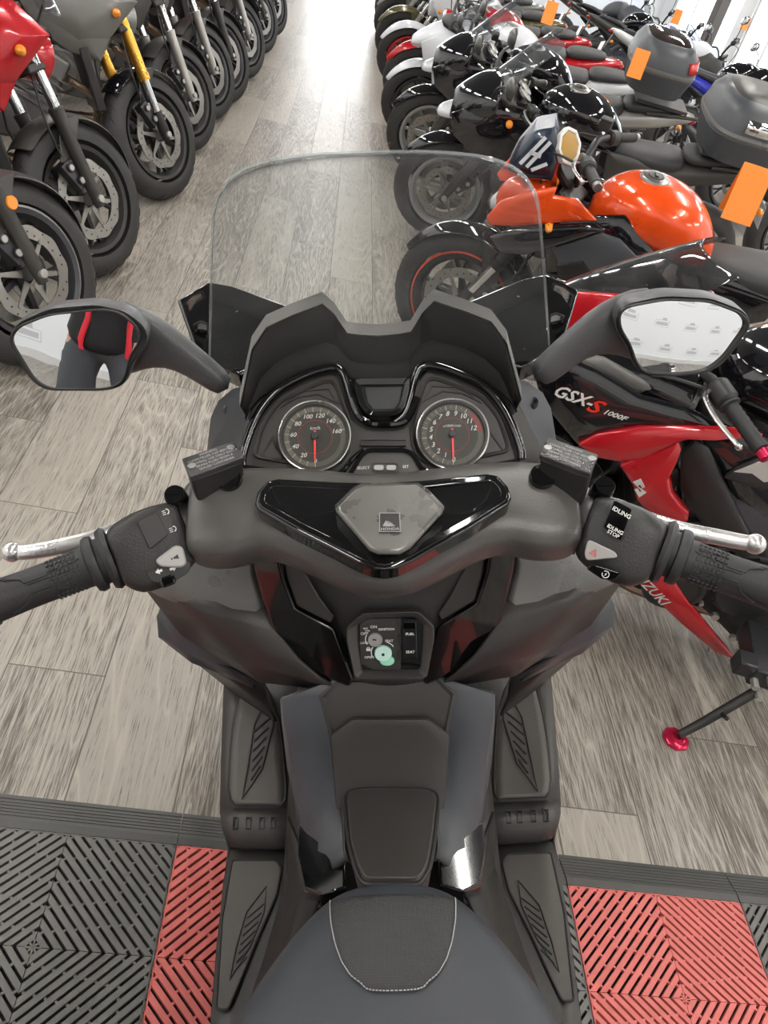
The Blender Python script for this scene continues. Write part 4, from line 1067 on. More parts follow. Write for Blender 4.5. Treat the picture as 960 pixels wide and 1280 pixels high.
# ---- floorboards -------------------------------------------------------------------
def fz(py):    # height of the board: sloping foot plate, step, lower rear board
    return interp([(840, .441), (900, .401), (960, .371), (1012, .356), (1400, .35)], py)
for s in (-1, 1):
    L1 = [[(282, 846, .43), (300, 842, .44), (330, 842, .44), (378, 842, .44)], [(279, 900, .40), (292, 900, .40), (330, 900, .40), (385, 900, .40)], [(277, 960, .368), (290, 960, .37), (330, 960, .37), (390, 960, .37)], [(276, 1012, .352), (290, 1012, .355), (330, 1012, .355), (380, 1012, .355)]]
    patch('footboard', L1, plast, s, th=.015)
    # ledge rolling down to the rear board
    patch('footboard_ledge', [[(276, 1010, .353), (300, 1010, .357), (340, 1010, .357), (378, 1010, .357)], [(276, 1026, .350), (300, 1028, .354), (340, 1028, .354), (378, 1028, .354)], [(280, 1040, .340), (300, 1043, .342), (340, 1043, .342), (378, 1043, .342)], [(288, 1054, .318), (302, 1056, .318), (340, 1057, .318), (378, 1057, .318)], [(292, 1058, .29), (305, 1060, .29), (340, 1062, .29), (378, 1062, .29)]], plast, s, th=.006, sharp=60)
    bm = NB()
    for x0 in (291, 307, 324, 338): 
        q = flip([P(x, y, .3575 if y < 1030 else .3475) for x, y in ((x0, 1021), (x0+7, 1021), (x0+6.5, 1036), (x0, 1036))], s)
        b2 = inset_poly(q, EZ, .0016)
        rim_frame(bm, [p+V((0, -.001, .003)) for p in q], [p+V((0, -.001, .003)) for p in b2], EZ, .004)
    obj('ledge_notches', bm, plast_d, sc)
    L2 = [[(288, 1062, .300), (310, 1062, .300), (345, 1062, .30), (382, 1062, .30)], [(279, 1100, .298), (305, 1100, .298), (345, 1100, .298), (385, 1100, .298)], [(272, 1180, .296), (300, 1180, .296), (340, 1180, .296), (380, 1180, .296)], [(264, 1275, .294), (290, 1275, .294), (340, 1275, .294), (370, 1275, .294)], [(255, 1400, .294), (290, 1400, .294), (340, 1400, .294), (370, 1400, .294)]]
    patch('rear_footboard', L2, plast, s, th=.02)
    # rubber mats with grooves
    m1 = [(302, 852), (318, 846), (330, 850), (345, 885), (352, 930), (357, 985), (353, 1006), (292, 1006), (285, 996), (289, 930)]
    ml = [(852, 304), (870, 299), (900, 293), (930, 289), (960, 287), (985, 286), (1000, 289), (1006, 294)]
    mr_ = [(852, 328), (870, 338), (900, 348), (930, 352), (960, 355), (985, 357), (1000, 356), (1006, 352)]
    rr = [[P(ml[i][1]+(mr_[i][1]-ml[i][1])*k/6, ml[i][0], fz(ml[i][0])+.003) for k in range(7)] for i in range(len(ml))]
    rr = [flip(r, s) for r in rr]
    mt = NB(); a_grid(mt, rr); mo = obj('foot_mat', mt, mat('foot_mat_rubber', (.085, .078, .070), .5, bump=.3, bscale=500, var=.2), sc, solid=.004, soff=0)
    bm = NB(); a_tube(bm, [r[0] for r in rr]+rr[-1][1:-1]+[r[-1] for r in reversed(rr)]+list(reversed(rr[0][1:-1])), .0026, 6, loop=True); obj('mat_edge', bm, plast_d, mo)
    bm = NB()
    g = [(334, 872), (342, 905), (327, 962), (303, 998), (311, 950), (318, 905)]
    a_tube(bm, flip([P(x, y, fz(y)+.0062) for x, y in g], s), .0016, 6, loop=True)
    for i in range(6):
        y0 = 903+i*12; xa = 317.5-i*.8; xb = 338-i*2.6
        a_tube(bm, flip([P(xa, y0+12, fz(y0+12)+.0060), P(xb, y0-6, fz(y0-6)+.0060)], s), .0018, 6)
    obj('mat_grooves', bm, rubber, mo)
    m2 = [(290, 1075), (345, 1075), (352, 1085), (345, 1120), (322, 1172), (285, 1262), (270, 1262), (277, 1150)]
    a = rnd_poly(flip([P(x, y, .300) for x, y in m2], s), .006)
    mt = NB(); a_prism(mt, a, (0, 0, -.004)); mo = obj('rear_foot_mat', mt, MATS['foot_mat_rubber'], sc, bevel=.001)
    bm = NB(); a_tube(bm, a, .002, 6, loop=True)
    g = [(333, 1108), (330, 1140), (313, 1182), (287, 1225), (295, 1185), (308, 1140)]
    a_tube(bm, flip([P(x, y, .3008) for x, y in g], s), .0014, 6, loop=True)
    for i in range(7):
        y0 = 1138+i*11; xa = 308-i*2.6; xb = 330-i*3.6
        a_tube(bm, flip([P(xa, y0+10, .3006), P(xb, y0-8, .3006)], s), .0016, 6)
    obj('mat_grooves', bm, rubber, mo)
    # sill below the boards
    patch('sill_panel', [[(281, 846, .425), (285, 858, .25)], [(277, 960, .362), (290, 975, .20)], [(276, 1015, .345), (290, 1035, .18)], [(286, 1060, .292), (300, 1085, .16)], [(272, 1180, .290), (290, 1200, .16)], [(255, 1400, .288), (275, 1410, .16)]], plast_d, s)
# ---- seat ---------------------------------------------------------------------------
seat_m = mat('seat_vinyl', (.034, .038, .046), .45, bump=.35, bscale=900)
def seat_ring(y, w, z, h): return sring((0, y, z-h), EX, EZ, w, h, 2.5, 28)
yt = P(490, 1103, .765).y
ys = [(yt+.004, .02, .755, .02), (yt, .052, .763, .028), (yt-.012, .075, .770, .04), (yt-.04, .102, .778, .05), (yt-.09, .140, .784, .06), (yt-.15, .168, .786, .065), (yt-.25, .185, .788, .07), (yt-.4, .185, .795, .07), (yt-.52, .175, .83, .08), (yt-.60, .165, .868, .08), (yt-.85, .14, .885, .07), (yt-1.02, .08, .88, .05)]
bm = NB(); a_loft(bm, [seat_ring(*q) for q in ys]); obj('seat', bm, seat_m, sc, sub=2)
# textured centre insert with its stitch line, laid on the seat surface
def seat_surf(x, y):
    for i in range(len(ys)-1):
        if ys[i][0] >= y >= ys[i+1][0]:
            f = (y-ys[i][0])/(ys[i+1][0]-ys[i][0]); w = ys[i][1]*(1-f)+ys[i+1][1]*f; z = ys[i][2]*(1-f)+ys[i+1][2]*f; h = ys[i][3]*(1-f)+ys[i+1][3]*f
            q = min(.97, abs(x)/w); return z-h+h*(1-q**2.5)**(1/2.5)
    return .79
edge = [(411, 1114), (411, 1125), (413, 1150), (419, 1180), (428, 1205), (442, 1226), (462, 1237), (490, 1240)]
el = [P(x, y, .782) for x, y in edge]
rows = []
for p in el[1:]:
    rows.append([V((-abs(p.x)*(1-2*k/10), p.y, 0)) for k in range(11)])
y0 = el[0].y
rows = []
ysq = [y0-(y0-el[-1].y)*k/14 for k in range(15)]
def half(y):
    for i in range(len(el)-1):
        if el[i].y >= y >= el[i+1].y:
            f = (y-el[i].y)/(el[i+1].y-el[i].y+1e-9); return abs(el[i].x)*(1-f)+abs(el[i+1].x)*f*(0 if i == len(el)-2 and False else 1)
    return abs(el[-1].x)
hw = [half(y) for y in ysq]; hw[-1] = .02; hw[0] = abs(el[0].x)
for y, h in zip(ysq, hw):
    rows.append([V((h*(k/8-1), y, seat_surf(h*(k/8-1), y)+.0022)) for k in range(17)])
seat_in = bpy.data.materials.new('perforated_seat_cloth'); seat_in.use_nodes = True
_n = seat_in.node_tree; _b = _n.nodes['Principled BSDF']; _b.inputs['Base Color'].default_value = (.038, .038, .040, 1); _b.inputs['Roughness'].default_value = .55
_t = _n.nodes.new('ShaderNodeTexCoord'); _v = _n.nodes.new('ShaderNodeTexVoronoi'); _v.inputs['Scale'].default_value = 430; _v.inputs['Randomness'].default_value = .15
_n.links.new(_t.outputs['Object'], _v.inputs['Vector']); _p = _n.nodes.new('ShaderNodeBump'); _p.inputs['Strength'].default_value = .9; _p.inputs['Distance'].default_value = .0015
_n.links.new(_v.outputs['Distance'], _p.inputs['Height']); _n.links.new(_p.outputs[0], _b.inputs['Normal'])
bm = NB(); a_grid(bm, rows); obj('seat_insert', bm, seat_in, sc, solid=.002, soff=-1)
lp = [r[0] for r in rows]+[r[-1] for r in reversed(rows)]
sp = smoothpath(lp, 3); bm = NB()
L = 0
for i in range(len(sp)-1):
    a_, b_ = sp[i], sp[i+1]; d = (b_-a_).length; m_ = int(d/.004)+1
    for k in range(m_):
        c0 = a_+(b_-a_)*(k/m_); c1 = a_+(b_-a_)*((k+.68)/m_); a_tube(bm, [c0+V((0, 0, .001)), c1+V((0, 0, .001))], .0006, 5)
obj('seat_stitching', bm, mat('pale_thread', (.42, .42, .41), .7), sc)
# ---- rear body, wheels, engine (mostly out of the frame) -------------------------------
hull('rear_body', [(0, yt-.10, .60, .10, .14), (0, yt-.2, .58, .15, .15), (0, yt-.4, .60, .175, .15), (0, yt-.65, .68, .165, .14), (0, yt-.95, .76, .13, .10), (0, yt-1.18, .80, .07, .05)], plast, sc, e=3, sub=1)
hull('under_body', [(0, .98, .50, .10, .14), (0, .85, .45, .16, .20), (0, .70, .36, .17, .17), (0, .5, .32, .17, .14), (0, .2, .33, .16, .14), (0, -.1, .36, .14, .14)], plast_d, sc, e=3, sub=1)
bm = NB()
for r_ in ((-.16,), ): pass
a_tube(bm, [(-.09, yt-1.0, .86), (-.12, yt-1.12, .885), (0, yt-1.22, .89), (.12, yt-1.12, .885), (.09, yt-1.0, .86)], .012, 10); obj('grab_rail', bm, plast_l, sc)
hull('tail_light', [(0, yt-1.16, .79, .08, .035), (0, yt-1.20, .79, .07, .03)], mat('red_lens', (.5, .02, .02), .15, coat=.4), sc)
def sc_wheel(y, r, w, name):
    bm = NB(); pr = []
    for k in range(13):
        a = math.radians(-112+k*224/12); pr.append((math.sin(a)*w/2, r-.045+math.cos(a)*.045))
    pr = [(p[0], p[1]) for p in pr]
    a_lathe(bm, (0, y, r), EX, pr, 48, close=True); o = obj(name, bm, tyre_m, sc)
    bm = NB(); a_lathe(bm, (0, y, r), EX, [(-w*.38, r-.075), (-w*.40, r-.055), (w*.40, r-.055), (w*.38, r-.075), (w*.2, r-.085), (-w*.2, r-.085)], 40, close=True)
    a_cyl(bm, (-.05, y, r), (.05, y, r), .035)
    for k in range(5):
        a = 2*PI*k/5; d = V((0, math.cos(a), math.sin(a))); e_ = V((0, -math.sin(a), math.cos(a)))
        a_prism(bm, [V((.012, y, r))+d*.03-e_*.014, V((.02, y, r))+d*(r-.08)-e_*.01, V((.02, y, r))+d*(r-.08)+e_*.01, V((.012, y, r))+d*.03+e_*.014], (-.03, 0, 0))
    obj('rim', bm, darkm, o, bevel=.002)
sc_wheel(1.07, .275, .115, 'front_wheel'); sc_wheel(-.42, .275, .135, 'rear_wheel')
for s in (-1, 1):
    bm = NB(); a_tube(bm, [(s*.085, 1.07, .275), (s*.085, .93, .70)], [.022, .020], 14); obj('fork_leg', bm, darkm, sc)
bm = NB(); rr = []
for k in range(9):
    a = math.radians(30+k*14); rr.append([V((x*.075, 1.07+math.cos(a)*(.30-.02*x*x), .275+math.sin(a)*(.30-.02*x*x))) for x in (-1, -.6, 0, .6, 1)])
a_grid(bm, rr); obj('front_mudguard', bm, plast, sc, solid=.004, sub=1)
bm = NB(); a_box(bm, (-.10, -.2, .30), (.10, .50, .16)); obj('engine', bm, darkm, sc, bevel=.02)
bm = NB(); a_cyl(bm, (.15, -.18, .36), (.17, -.62, .42), .055, 24, ch=.012); obj('exhaust_muffler', bm, darkm, sc)
bm = NB(); a_tube(bm, [(-.13, .33, .20), (-.20, .28, .06)], [.011, .010], 10); a_box(bm, (-.205, .278, .057), (.05, .06, .006), Matrix.Rotation(-.25, 3, 'Y')); obj('side_stand', bm, darkm, sc)
# ================================================================== motorcycles
def paint(name, col, metallic=0.0, rough=.22, coat=.7):
    return mat(name, col, rough, metallic, coat=coat, var=.06)
amber = mat('amber_lens', (.85, .28, .02), .2, coat=.5)
redl = mat('red_lens', (.55, .02, .02), .15, coat=.5)
lensm = mat('headlight_lens', (.6, .62, .65), .08, coat=.5)
gold = mat('gold_fork', (.80, .42, .07), .3, .85)
silverp = mat('silver_painted', (.42, .41, .39), .35, .6)
seatm = mat('bike_seat', (.035, .035, .037), .55, bump=.5, bscale=500)
smoke = clear_mat('smoked_screen', (.38, .36, .36), dust=.03, rough=.03)
lightsmoke = clear_mat('light_screen', (.75, .76, .77), dust=.05, rough=.04)
orange_tag = mat('orange_card', (.95, .28, .03), .5)
platem = mat('plate_white', (.75, .75, .76), .4)
RAKE = math.radians(24.5)
UF = V((0, -math.sin(RAKE), math.cos(RAKE)))
def steer_mx(deg, ax=V((0, .71, .30)), off=V((0, -.045, -.02))):
    p = ax+off+UF*.5
    return Matrix.Translation(p) @ Matrix.Rotation(math.radians(deg), 4, UF) @ Matrix.Translation(-p)
def wheel(parent, name, c, r, w, rimm, spokes=10, discs=2, discr=.15, stripe=None, lod=0, style='Y'):
    x, y, z = c; N = 40 if not lod else 28
    d = r*.205
    pr = []
    for k in range(13):
        a = math.radians(-108+k*216/12); pr.append((math.sin(a)*w/2, r-d*1.0+math.cos(a)*d))
    bm = NB(); a_lathe(bm, c, EX, pr, N, close=True)
    # tread sipes as thin raised bars
    if lod == 0:
        for k in range(30):
            a = 2*PI*k/30
            for s in (-1, 1):
                pts = []
                for q, da in ((.12, 0), (.28, .05), (.42, .13)):
                    th = math.asin(min(.98, q*2*.95)); rr = r-d+math.cos(th)*d+.0006
                    pts.append(V((x+s*w*q*.95, y+math.cos(a+da)*rr, z+math.sin(a+da)*rr)))
                a_tube(bm, pts, .0022, 4, cap=False)
    ty = obj(name, bm, tyre_m, parent)
    ri = r-d*1.75
    bm = NB(); a_lathe(bm, c, EX, [(-w*.40, ri-.004), (-w*.43, ri+.012), (-w*.36, ri+.012), (-w*.30, ri-.006), (w*.30, ri-.006), (w*.36, ri+.012), (w*.43, ri+.012), (w*.40, ri-.004), (w*.22, ri-.020), (-w*.22, ri-.020)], N, close=True)
    a_lathe(bm, c, EX, [(-.045, 0), (-.045, .022), (-.03, .035), (.03, .035), (.045, .022), (.045, 0)], 20)
    n = spokes
    for k in range(n):
        a = 2*PI*k/n; dv = V((0, math.cos(a), math.sin(a))); e = V((0, -math.sin(a), math.cos(a)))
        def sp(d0, d1, w0, w1, t0, t1, sh=0):
            A = V(c)+dv*d0; B = V(c)+dv*d1+e*sh
            pts = [A-e*w0, B-e*w1, B+e*w1, A+e*w0]
            a_prism(bm, [p+V((t0/2, 0, 0)) for p in pts], (-t0, 0, 0))
        if style == 'Y':
            sp(.025, ri*.55, .010, .009, .030, .022); sp(ri*.52, ri-.012, .006, .0055, .022, .022, .030); sp(ri*.52, ri-.012, .006, .0055, .022, .022, -.030)
        else: sp(.025, ri-.012, .009, .0075, .026, .02)
    rim = obj('rim', bm, rimm, ty, sharp=30)
    if stripe:
        bm = NB()
        for s in (-1, 1): a_lathe(bm, c, EX, [(s*w*.405, ri+.0135), (s*w*.385, ri+.021), (s*w*.40, ri+.021), (s*w*.42, ri+.0135)], N, close=True, a0=.3, a1=5.2)
        obj('rim_stripe', bm, stripe, ty)
    for s in ((-1, 1) if discs == 2 else (1,)):
        bm = NB(); xx = x+s*.058; rings = []
        M_ = 60 if lod == 0 else 30
        o1, i1 = [], []
        for k in range(M_):
            a = 2*PI*k/M_; ro = discr*(1+.022*math.sin(a*10)); o1.append(V((xx, y+math.cos(a)*ro, z+math.sin(a)*ro))); ro = discr*.74; i1.append(V((xx, y+math.cos(a)*ro, z+math.sin(a)*ro)))
        rim_frame(bm, o1, i1, V((s, 0, 0)), .004)
        for k in range(6):
            a = 2*PI*k/6; dv = V((0, math.cos(a), math.sin(a))); e = V((0, -math.sin(a), math.cos(a)))
            A = V((xx, y, z))+dv*.03; B = V((xx, y, z))+dv*discr*.76
            a_prism(bm, [A-e*.012, B-e*.006, B+e*.006, A+e*.012], V((-s*.004, 0, 0)))
            if lod == 0: a_cyl(bm, B-V((s*.004, 0, 0)), B+V((s*.004, 0, 0)), .009, 10)
        dk = obj('brake_disc', bm, mat('disc_steel', (.30, .29, .27), .38, .9, var=.2, vscale=60), ty)
        if lod == 0:
            bm = NB()
            for k in range(30):
                a = 2*PI*k/30; rr = discr*(.82+.06*(k % 3))
                p = V((xx, y+math.cos(a)*rr, z+math.sin(a)*rr)); a_cyl(bm, p+V((s*.0003, 0, 0)), p+V((s*.0007, 0, 0)), .0035, 8)
            obj('disc_holes', bm, plast_d, dk)
    return ty
def panel3(name, yz, x, s, m, parent, th=.012, bulge=.02, bevel=.003, xt=0.0, zref=.6, **k):
    """side panel: outline in (y, z) at distance x from the centre plane, tapering by xt with height, bulging outwards"""
    pts = [V((s*(x+xt*(z-zref)), y, z)) for y, z in yz]
    c = sum(pts, V((0, 0, 0)))/len(pts); o = V((s, 0, 0))
    ins = [c+(p-c)*.86 for p in pts]; ins2 = [c+(p-c)*.5 for p in pts]
    bm = NB(); a_loft(bm, [[p-o*th for p in pts], pts, [p+o*bulge*.55 for p in ins], [p+o*bulge for p in ins2]])
    return obj(name, bm, m, parent, bevel=bevel, **k)
def bike(label, axle, heading, steer=0, lean=11, group=None, kind='naked', body=None, body2=None, fender=None, fork='conv', forkm=None, rimm=None, stripe=None, lod=0,
         screen=None, lamp='round', spokes=5, mirrors=True, box=None, tag_=False, seatc=None, scale=.97, fendlen=1.0, style='Y', decal=None, engine=None, plate_text=None, tank=True, bars='wide', custom=None, lights=True, refl=False):
    b = thing('motorcycle', label, 'motorcycle', group)
    body = body or gloss; body2 = body2 or plast; fender = fender or plast; forkm = forkm or silverp; rimm = rimm or darkm; engine = engine or darkm
    hd = V((heading[0], heading[1], 0)).normalized(); phi = math.atan2(-hd.x, hd.y)
    Rm = Matrix.Rotation(phi, 4, 'Z') @ Matrix.Rotation(-math.radians(lean), 4, 'Y') @ Matrix.Scale(scale, 4)
    ax = Rm @ V((0, .71, .30)); org = V(axle)-ax; org.z = 0
    b.matrix_world = Matrix.Translation(org) @ Rm
    global XF
    A = V((0, .71, .30))
    W = .115
    XF = steer_mx(steer)
    fw = wheel(b, 'front_wheel', A, .300, W, rimm, spokes, 2, .15, stripe, lod, style)
    for s in (-1, 1):
        fx = s*.098
        base = A+V((fx, 0, 0))
        if fork == 'usd':
            bm = NB(); a_tube(bm, [base+UF*.26, base+UF*.62], .0265, 16); a_cyl(bm, base+UF*.25, base+UF*.28, .030, 16); o = obj('fork_leg', bm, forkm, b)
            bm = NB(); a_tube(bm, [base+UF*.05, base+UF*.27], .0195, 14); obj('stanchion', bm, chrome, o)
            bm = NB(); a_tube(bm, [base-UF*.02+V((0, .0, 0)), base+UF*.03, base+UF*.11], [.020, .027, .023], 14); obj('fork_foot', bm, plast_d, o)
        else:
            bm = NB(); a_tube(bm, [base-UF*.03, base+UF*.05, base+UF*.30, base+UF*.335, base+UF*.34], [.018, .025, .026, .030, .026], 16); o = obj('fork_leg', bm, forkm, b)
            bm = NB(); a_tube(bm, [base+UF*.33, base+UF*.62], .0205, 14); obj('stanchion', bm, chrome, o)
        # caliper
        cal = A+V((s*.072, -.085, .085)); R = Matrix.Rotation(-.75, 3, 'X')
        bm = NB(); a_box(bm, cal, (.045, .12, .055), R, taper=.85)
        for q in (-.03, .03): a_cyl(bm, cal+R @ V((0, q, 0)), cal+R @ V((s*.032, q, 0)), .016, 12)
        for q in (-.03, .03): a_cyl(bm, cal+R @ V((s*.031, q, 0)), cal+R @ V((s*.035, q, 0)), .012, 12, mi=1)
        o = obj('brake_caliper', bm, [darkm, silverp], b, bevel=.003)
        bm = NB(); a_tube(bm, smoothpath([cal+V((0, -.02, .03)), A+V((s*.11, -.20, .25)), A+V((s*.07, -.22, .50))], 4), .0045, 6); obj('brake_hose', bm, rubber, b)
        bm = NB(); a_cyl(bm, A+V((s*.09, 0, 0)), A+V((s*.128, 0, 0)), .015, 14, ch=.002); obj('axle_nut', bm, silverp, b)
        if refl:
            p = A+V((s*.115, .02, .0))+UF*.23
            bm = NB(); a_cyl(bm, p, p+V((s*.014, 0, 0)), .021, 16, ch=.003); obj('fork_reflector', bm, amber, b)
    bm = NB(); rr = []
    a0, a1 = 22, 22+128*fendlen
    for k in range(13):
        a = math.radians(a0+(a1-a0)*k/12); tp = .35+.65*math.sin(PI*min(1, k/5)/2) if k < 5 else 1
        rr.append([V((xx*.078*tp, .71+math.cos(a)*(.322-.03*xx*xx), .30+math.sin(a)*(.322-.03*xx*xx))) for xx in (-1, -.75, -.3, 0, .3, .75, 1)])
    a_grid(bm, rr); mg = obj('mudguard', bm, fender, b, solid=.004, sub=1)
    for s in (-1, 1):
        bm = NB(); a_prism(bm, [V((s*.082, .71+yy, .30+zz)) for yy, zz in ((-.02, .30), (-.12, .27), (-.14, .12), (-.07, .14))], (s*.004, 0, 0)); obj('mudguard_stay', bm, fender, b, bevel=.002)
    bm = NB()
    for t_ in (.47, .60): a_box(bm, A+UF*t_+V((0, -.02, 0)), (.25, .09, .035), Matrix.Rotation(RAKE, 3, 'X'), taper=.9)
    obj('triple_clamp', bm, plast_d, b, bevel=.008)
    T = A+UF*.62
    bz = 1.02 if bars == 'wide' else .90; bw = .37 if bars == 'wide' else .33
    bt = mat('bar_tube', (.05, .05, .052), .35, .6)
    for s in (-1, 1):
        if bars == 'wide': pth = [T+V((0, -.01, .02)), V((s*.09, T.y-.005, bz-.03)), V((s*.17, T.y-.02, bz)), V((s*bw, T.y-.11, bz-.005))]
        else: pth = [T+V((s*.10, -.01, .01)), V((s*.16, T.y-.02, bz)), V((s*bw, T.y-.12, bz-.035))]
        bm = NB(); a_tube(bm, smoothpath(pth, 5) if bars == 'wide' else pth, .0125, 12); obj('handlebar', bm, bt, b)
        e = pth[-1]; t_ = (pth[-1]-pth[-2]).normalized(); g0 = e-t_*.125
        bm = NB(); a_lathe(bm, g0, t_, [(0, 0), (0, .024), (.005, .024), (.007, .0165)]+[(.012+.0075*i, .0178 if i % 2 else .0160) for i in range(14)]+[(.125, .0175), (.127, .012), (.127, 0)], 18); gr = obj('grip', bm, rubber, b)
        bm = NB(); a_cyl(bm, e+t_*.002, e+t_*.025, .015, 16, ch=.002); obj('bar_end', bm, (mat('anodised_red', (.65, .02, .08), .25, .6) if custom == 'gsx' else steel), b)
        bm = NB(); a_loft(bm, [sring(g0-t_*q, t_.cross(EZ).normalized(), EZ, w_, w_, 2.6, 14) for q, w_ in ((0, .018), (.008, .026), (.05, .026), (.06, .018))]); obj('switchgear', bm, plast_d, b)
        # lever
        lv = [g0-t_*.03+V((0, .03, .0)), g0+t_*.0+V((0, .055, 0)), g0+t_*.06+V((0, .06, -.004)), g0+t_*.125+V((0, .045, -.008))]
        bm = NB(); a_tube(bm, smoothpath(lv, 4), .0065, 8, flat=.7); a_sphere(bm, lv[-1], .0085, 6); obj('lever', bm, metal if lod < 2 else silverp, b)
        rp = g0-t_*.045+V((0, .035, .035))
        if s > 0:
            bm = NB(); a_box(bm, rp, (.06, .045, .035)); a_box(bm, rp+V((0, 0, .02)), (.064, .048, .008)); obj('brake_reservoir', bm, plast_d, b, bevel=.004)
        if lod < 2:
            bm = NB(); a_tube(bm, smoothpath([g0-t_*.05+V((0, .03, -.01)), V((s*.16, T.y+.10, bz-.03)), V((s*.07, T.y+.10, bz-.16)), V((s*.05, T.y+.02, .72))], 5), .0045, 6); obj('cable', bm, rubber, b)
        if mirrors and (kind == 'naked' or kind == 'adv'):
            m0 = g0-t_*.03; 
            bm = NB(); a_tube(bm, smoothpath([m0, m0+V((s*.03, .01, .12)), m0+V((s*.09, -.02, .20))], 4), .005, 8)
            mo = obj('mirror', bm, plast_d, b)
            c_ = m0+V((s*.11, -.02, .215))
            bm = NB(); a_loft(bm, [sring(c_+V((0, .022-k_*.022, 0)), EX, EZ, .072*q, .042*q, 2.6, 18) for k_, q in ((0, .55), (.5, .9), (1, 1), (1.25, .97))]); obj('mirror_head', bm, plast_d, mo)
            bm = NB(); a_loft(bm, [sring(c_+V((0, -.0075, 0)), EX, EZ, .066, .037, 2.6, 18), sring(c_+V((0, -.0085, 0)), EX, EZ, .064, .035, 2.6, 18)]); obj('mirror_lens', bm, mirror_m, mo)
    if kind in ('naked', 'adv') and lights:
        hc = T+V((0, .11, -.07))
        if lamp == 'round':
            bm = NB(); a_lathe(bm, hc-V((0, .07, 0)), EY, [(0, 0), (.0, .04), (.03, .085), (.10, .095), (.115, .09)], 28); hl = obj('headlight', bm, body, b)
            bm = NB(); a_lathe(bm, hc+V((0, .04, 0)), EY, [(0, .088), (.012, .07), (.018, 0)], 28); obj('headlight_lens', bm, lensm, hl)
        else:
            bm = NB(); a_loft(bm, [sring(hc+V((0, yy, zz)), EX, EZ, w_, h_, 2.6, 20) for yy, zz, w_, h_ in ((-.06, .02, .09, .07), (.02, .0, .12, .10), (.09, -.02, .10, .085), (.15, -.05, .055, .05))]); hl = obj('headlight', bm, body, b, sub=1)
            bm = NB(); a_loft(bm, [sring(hc+V((0, yy, zz)), EX, EZ, w_, h_, 2.4, 20) for yy, zz, w_, h_ in ((.085, -.045, .085, .05), (.145, -.065, .055, .035), (.162, -.07, .02, .015))]); obj('headlight_lens', bm, lensm, hl)
        bm = NB(); ic = T+V((0, .04, .055)); a_loft(bm, [sring(ic+V((0, -.012*q, -.03+.03*q)), EX, V((0, .8, .6)), .075*w_, .05*w_, 3, 18) for q, w_ in ((0, .8), (.6, 1), (1, .95))]); ins = obj('instrument', bm, plast_d, b)
        if lamp == 'gaugeyellow':
            pass
    XF = None
    # indicators
    if lights and lod < 2:
        for s in (-1, 1):
            for yy, zz, xx in ((.50, .80, .17), (-.93, .72, .16)):
                bm = NB(); a_tube(bm, [(s*.06, yy, zz), (s*xx, yy, zz)], .008, 8); a_ = obj('indicator', bm, plast_d, b)
                bm = NB(); a_sphere(bm, (s*(xx+.02), yy, zz), .024, 6, (1.2, .8, .8)); obj('indicator_lens', bm, amber, a_)
    # tank
    if tank:
        hull('fuel_tank', [(0, .37, .83, .05, .05), (0, .33, .86, .115, .08), (0, .24, .885, .155, .11), (0, .12, .885, .165, .115), (0, .0, .86, .145, .11), (0, -.08, .815, .10, .08), (0, -.12, .79, .06, .04)], body, b, e=2.5, n=24, sub=2)
        bm = NB(); a_lathe(bm, (0, .19, .988), V((0, .03, 1)), [(0, .055), (.008, .052), (.012, .045), (.012, 0)], 28); cp = obj('tank_cap', bm, silverp if lod else steel, b)
        if lod == 0:
            bm = NB(); a_lathe(bm, (0, .19, .999), V((0, .03, 1)), [(0, .030), (.004, .028), (.004, 0)], 24); a_box(bm, (0, .19, 1.004), (.03, .012, .006)); obj('cap_flap', bm, plast_d, cp)
    # seat and tail
    sm_ = seatc or seatm
    hull('rider_seat', [(0, -.04, .775, .06, .03), (0, -.12, .775, .10, .04), (0, -.28, .775, .135, .045), (0, -.42, .79, .14, .045), (0, -.47, .81, .11, .03)], sm_, b, e=3, sub=1)
    hull('pillion_seat', [(0, -.45, .83, .10, .03), (0, -.55, .855, .115, .035), (0, -.70, .87, .10, .03), (0, -.80, .88, .07, .02)], sm_, b, e=3, sub=1)
    hull('tail', [(0, -.25, .70, .12, .06), (0, -.45, .74, .125, .07), (0, -.65, .79, .11, .065), (0, -.85, .84, .07, .04), (0, -.95, .86, .04, .02)], body2 if kind != 'naked' else body, b, e=2.6, sub=1)
    hull('tail_light', [(0, -.90, .83, .05, .02), (0, -.965, .845, .04, .015)], redl, b, sub=1)
    for s in (-1, 1):
        bm = NB(); a_tube(bm, [(s*.04, .43, .80), (s*.12, .30, .74), (s*.155, .05, .60), (s*.14, -.16, .46), (s*.12, -.20, .34)], [.030, .032, .034, .030, .026], 12, flat=1.4); obj('frame_spar', bm, darkm if kind != 'sport' else plast_d, b, sub=1)
        bm = NB(); a_tube(bm, [(s*.07, -.18, .40), (s*.11, -.35, .37), (s*.11, -.72, .31)], [.03, .028, .02], 12, flat=1.5); obj('swingarm', bm, darkm, b)
        bm = NB(); a_tube(bm, [(s*.13, -.15, .42), (s*.16, -.28, .36), (s*.17, -.40, .33)], .011, 8); a_cyl(bm, V((s*.16, -.30, .345)), V((s*.27, -.31, .345)), .012, 10); obj('footpeg', bm, darkm, b)
        panel3('side_panel', [(-.05, .78), (-.08, .62), (-.22, .55), (-.40, .66), (-.42, .76), (-.2, .78)], .12, s, body2, b, bulge=.015)
        if kind != 'sport':
            panel3('radiator_shroud', [(.50, .74), (.44, .84), (.26, .90), (.10, .80), (.16, .70), (.30, .62), (.44, .60)], .135, s, body2 if kind == 'naked' else body, b, bulge=.03, xt=.05, sub=0)
    wheel(b, 'rear_wheel', V((0, -.71, .31)), .310, .17, rimm, spokes, 1, .11, stripe, max(lod, 1), style)
